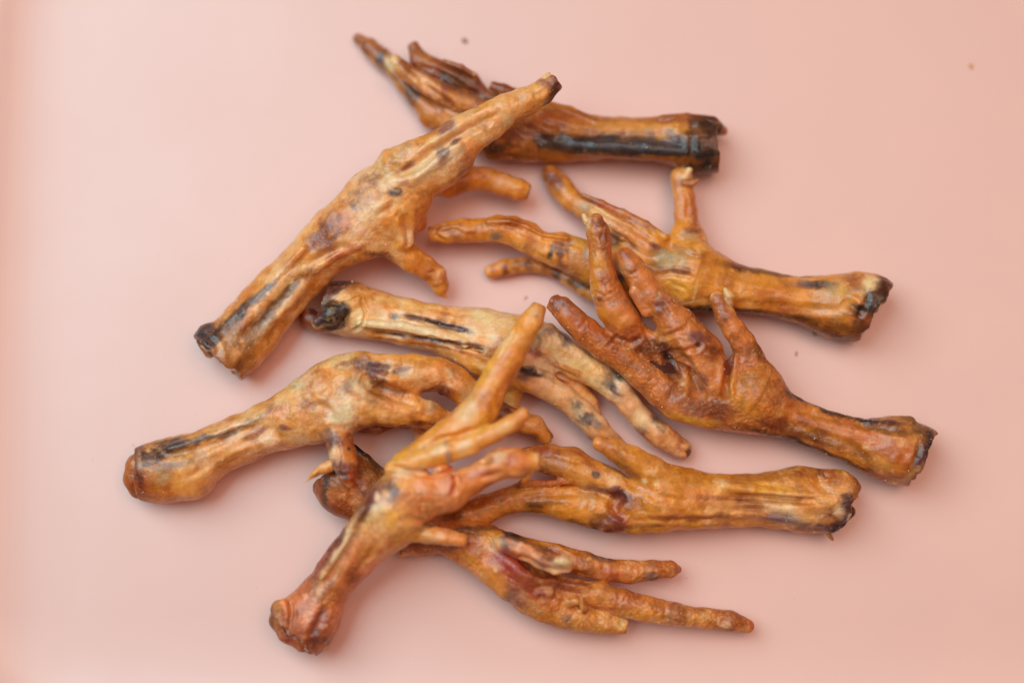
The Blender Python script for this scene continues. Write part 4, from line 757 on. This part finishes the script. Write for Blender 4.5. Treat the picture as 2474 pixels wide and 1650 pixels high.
f.st('8', (125,1320,40,80,5,'pale',.7),(120,1230,40,40,0,'tan',.7),(90,1300,20,80,0,'brown',.7),(160,1380,30,40,0,'pale',.5),(190,1230,26,90,-5,'orange',.8),(250,1300,70,90,0,'pink',.8),(300,1210,110,60,-40,'rust',.5),(420,1300,60,70,20,'purple',.7),(440,1380,60,60,0,'rust',.7),(350,1410,40,60,20,'plum',.7),(330,1480,60,36,0,'red',.7),(410,1430,50,30,0,'maroon',.6),(280,1420,60,50,0,'orange',.5),(520,1180,60,110,30,'orange',.7),(560,1080,60,120,33,'rust',.6),(480,1080,30,180,33,'tan',.7),(440,1110,20,150,33,'purple',.5),(560,850,36,260,33,'cream',.9),(430,1000,20,120,33,'bone',.8),(350,1060,50,150,33,'rust',.8),(430,910,36,140,33,'purple',.75),(510,820,30,120,33,'maroon',.7),(560,730,26,90,33,'dark',.6),(620,830,30,90,30,'pink',.8),(640,960,40,120,33,'rust',.7),
     (700,900,60,90,30,'tan',.7),(660,700,60,60,0,'tan',.6),(780,590,60,110,10,'cream',.9),(820,650,100,60,-20,'gold',.6),(860,650,60,50,0,'yellow',.5),(700,560,50,120,30,'plum',.8),(750,500,50,70,20,'purple',.8),(690,590,26,80,30,'maroon',.6),(762,528,18,30,0,'cream',1),(830,440,50,40,-20,'plum',.85),(870,490,36,36,0,'slate',.85),(850,540,40,20,0,'purple',.6),(800,380,40,60,20,'tan',.5),(860,290,90,40,-30,'yellow',.6),(980,360,130,30,-10,'cream',.75),(1150,230,60,30,-20,'cream',.8),(1210,260,30,50,0,'slate',.6),(1180,200,40,24,0,'grey',.5),(1300,200,60,30,-25,'cream',.6),(1450,140,60,30,-30,'orange',.5),(1560,100,60,26,-30,'cream',.4),(1680,30,50,40,-30,'orange',.6),(940,300,90,20,-15,'gold',.5),
     (1060,500,130,100,-20,'orange',.95),(1130,600,110,30,-20,'rust',.6),(1230,430,26,90,0,'red',.7),(1180,420,60,60,0,'pink',.5),(1320,440,50,70,20,'orange',.8),(1430,370,70,26,-10,'red',.6),(1470,300,70,50,-15,'tan',.6),(1540,260,70,36,-10,'cream',.7),(1480,290,40,26,0,'purple',.4),(1650,300,80,60,0,'orange',.8),(1740,280,30,60,0,'gold',.7),(1520,235,60,16,-10,'rust',.6),(1350,500,110,30,-30,'orange',.7),(970,620,50,60,0,'pink',.5),(1100,700,36,18,10,'umber',.8),(1040,740,50,30,20,'grey',.6),(1130,770,60,20,5,'cream',.4),(1220,780,60,40,0,'pink',.5),(1290,790,26,40,0,'orange',.8),(950,780,90,40,-20,'gold',.7),(880,790,60,40,0,'amber',.6))
f.st('5', (1400,260,50,30,30,'cream',.5),(1330,360,70,60,-50,'gold',.8),(1270,470,60,36,-55,'tan',.6),(1260,500,60,40,-50,'orange',.6),(1230,430,30,60,30,'cream',.6),(1190,600,60,30,-60,'pink',.6),(1240,640,26,110,30,'orange',.7),(1110,620,36,90,35,'yellow',.7),(1060,760,60,60,0,'grey',.4),(1100,800,40,80,20,'orange',.7),(1080,900,60,60,0,'yellow',.7),(1000,850,60,60,0,'cream',.5),(960,960,90,40,-30,'amber',.6),(800,980,120,26,-30,'gold',.7),(700,1050,90,26,-30,'yellow',.6))
f.gr('8', ([(1120,400),(1250,340),(1380,290),(1490,285)],20,16), ([(1250,350),(1262,430),(1235,520)],18,14), ([(1410,410),(1480,385),(1560,350)],18,9), ([(820,320),(1000,370),(1120,385),(1250,345)],16,10), ([(450,1070),(560,890),(650,760)],20,9), ([(330,1420),(400,1310),(440,1200)],24,13), ([(205,1190),(222,1280),(195,1390)],14,12), ([(360,1070),(470,900),(560,760)],18,8), ([(940,640),(1020,680),(1100,700),(1200,640)],20,10), ([(880,480),(940,400),(1040,370)],22,8), ([(960,760),(1080,740),(1200,780)],12,5), ([(300,1500),(330,1440),(400,1440)],16,9), ([(620,1000),(720,880),(780,800)],18,5))
f.gr('5', ([(800,1020),(900,985),(1000,950),(1090,930)],14,9), ([(1120,880),(1180,780),(1200,700)],18,6), ([(1290,330),(1250,430),(1180,540)],12,4))
FEET.append(f)

for f in FEET: build_foot(f)

# ---------------------------------------------------------------- crumbs fallen on the tray
def crumb(px, py, r, colr, label, seed, flat=.5):
    rs = np.random.RandomState(seed); P, sc = unproject(px, py, r * flat * .8)
    me = bpy.data.meshes.new('crumb'); import bmesh
    bm = bmesh.new(); bmesh.ops.create_icosphere(bm, subdivisions=2, radius=1)
    el = rs.uniform(.6, 1.5); an = rs.uniform(0, 3)
    for v in bm.verts:
        n = 1 + .5 * float(vnoise(np.array(v.co)[None] * 10, 7, seed)[0])
        x, y, z = v.co.x * el * n, v.co.y / el * n, v.co.z * flat * n
        v.co = Vector((x * math.cos(an) - y * math.sin(an), x * math.sin(an) + y * math.cos(an), z)) * r * S
    bm.to_mesh(me); bm.free(); me.shade_smooth()
    me.materials.append(simple_mat('crumb_skin', srgb(colr), .6))
    o = bpy.data.objects.new('crumb', me); col.objects.link(o); o.location = Vector((P[0], P[1], r * flat * .85)) * S
    o['label'] = label; o['category'] = 'crumb'; o['group'] = 'crumbs on the pink tray'
crumb(1122, 98, 6.5, 'b07a66', 'brown crumb on bare pink tray above the dark foot at the top', 1)
crumb(2346, 161, 6, 'e09a30', 'orange crumb on bare pink tray near the top right corner', 2)
crumb(1968, 806, 6, 'b08a5c', 'olive brown crumb on the tray just below the charred oblique end', 3, .25)
crumb(1924, 855, 4, 'c08474', 'small brown crumb on the tray between the amber and the reddish foot', 4, .25)
crumb(1270, 720, 3.5, 'c0907a', 'small crumb on the tray beside the tip of the straight golden toe', 7, .25)
# faint dust of dried skin on the tray: nobody could count it
rs = np.random.RandomState(3); bv, bf = [], []
for q in range(420):
    if q < 300: cx, cy = rs.normal(1250, 520), rs.normal(830, 380)
    else: cx, cy = rs.uniform(60, 2600), rs.uniform(-100, 1700)
    P, sc = unproject(cx, cy, 1.0); s_ = rs.choice([.7, 1.0, 1.5, 2.4], p=[.5, .32, .15, .03])
    T = rs.normal(size=(4, 3)); T /= np.linalg.norm(T, axis=1, keepdims=True); T -= T.mean(0); T *= s_ * np.array([1.4, 1, .35])
    T[:, 2] += .35 * s_; b0 = len(bv); bv += [((P[0] + x[0]) * S, (P[1] + x[1]) * S, max(x[2], .05) * S) for x in T]
    bf += [(b0, b0 + 1, b0 + 2), (b0, b0 + 3, b0 + 1), (b0 + 1, b0 + 3, b0 + 2), (b0 + 2, b0 + 3, b0)]
me = bpy.data.meshes.new('tray_dust'); me.from_pydata(bv, [], bf); me.materials.append(simple_mat('dust', srgb('c49080'), .7))
o = bpy.data.objects.new('dust', me); col.objects.link(o); o['kind'] = 'stuff'; o['label'] = 'fine specks of dust scattered over the pink tray'; o['category'] = 'dust'
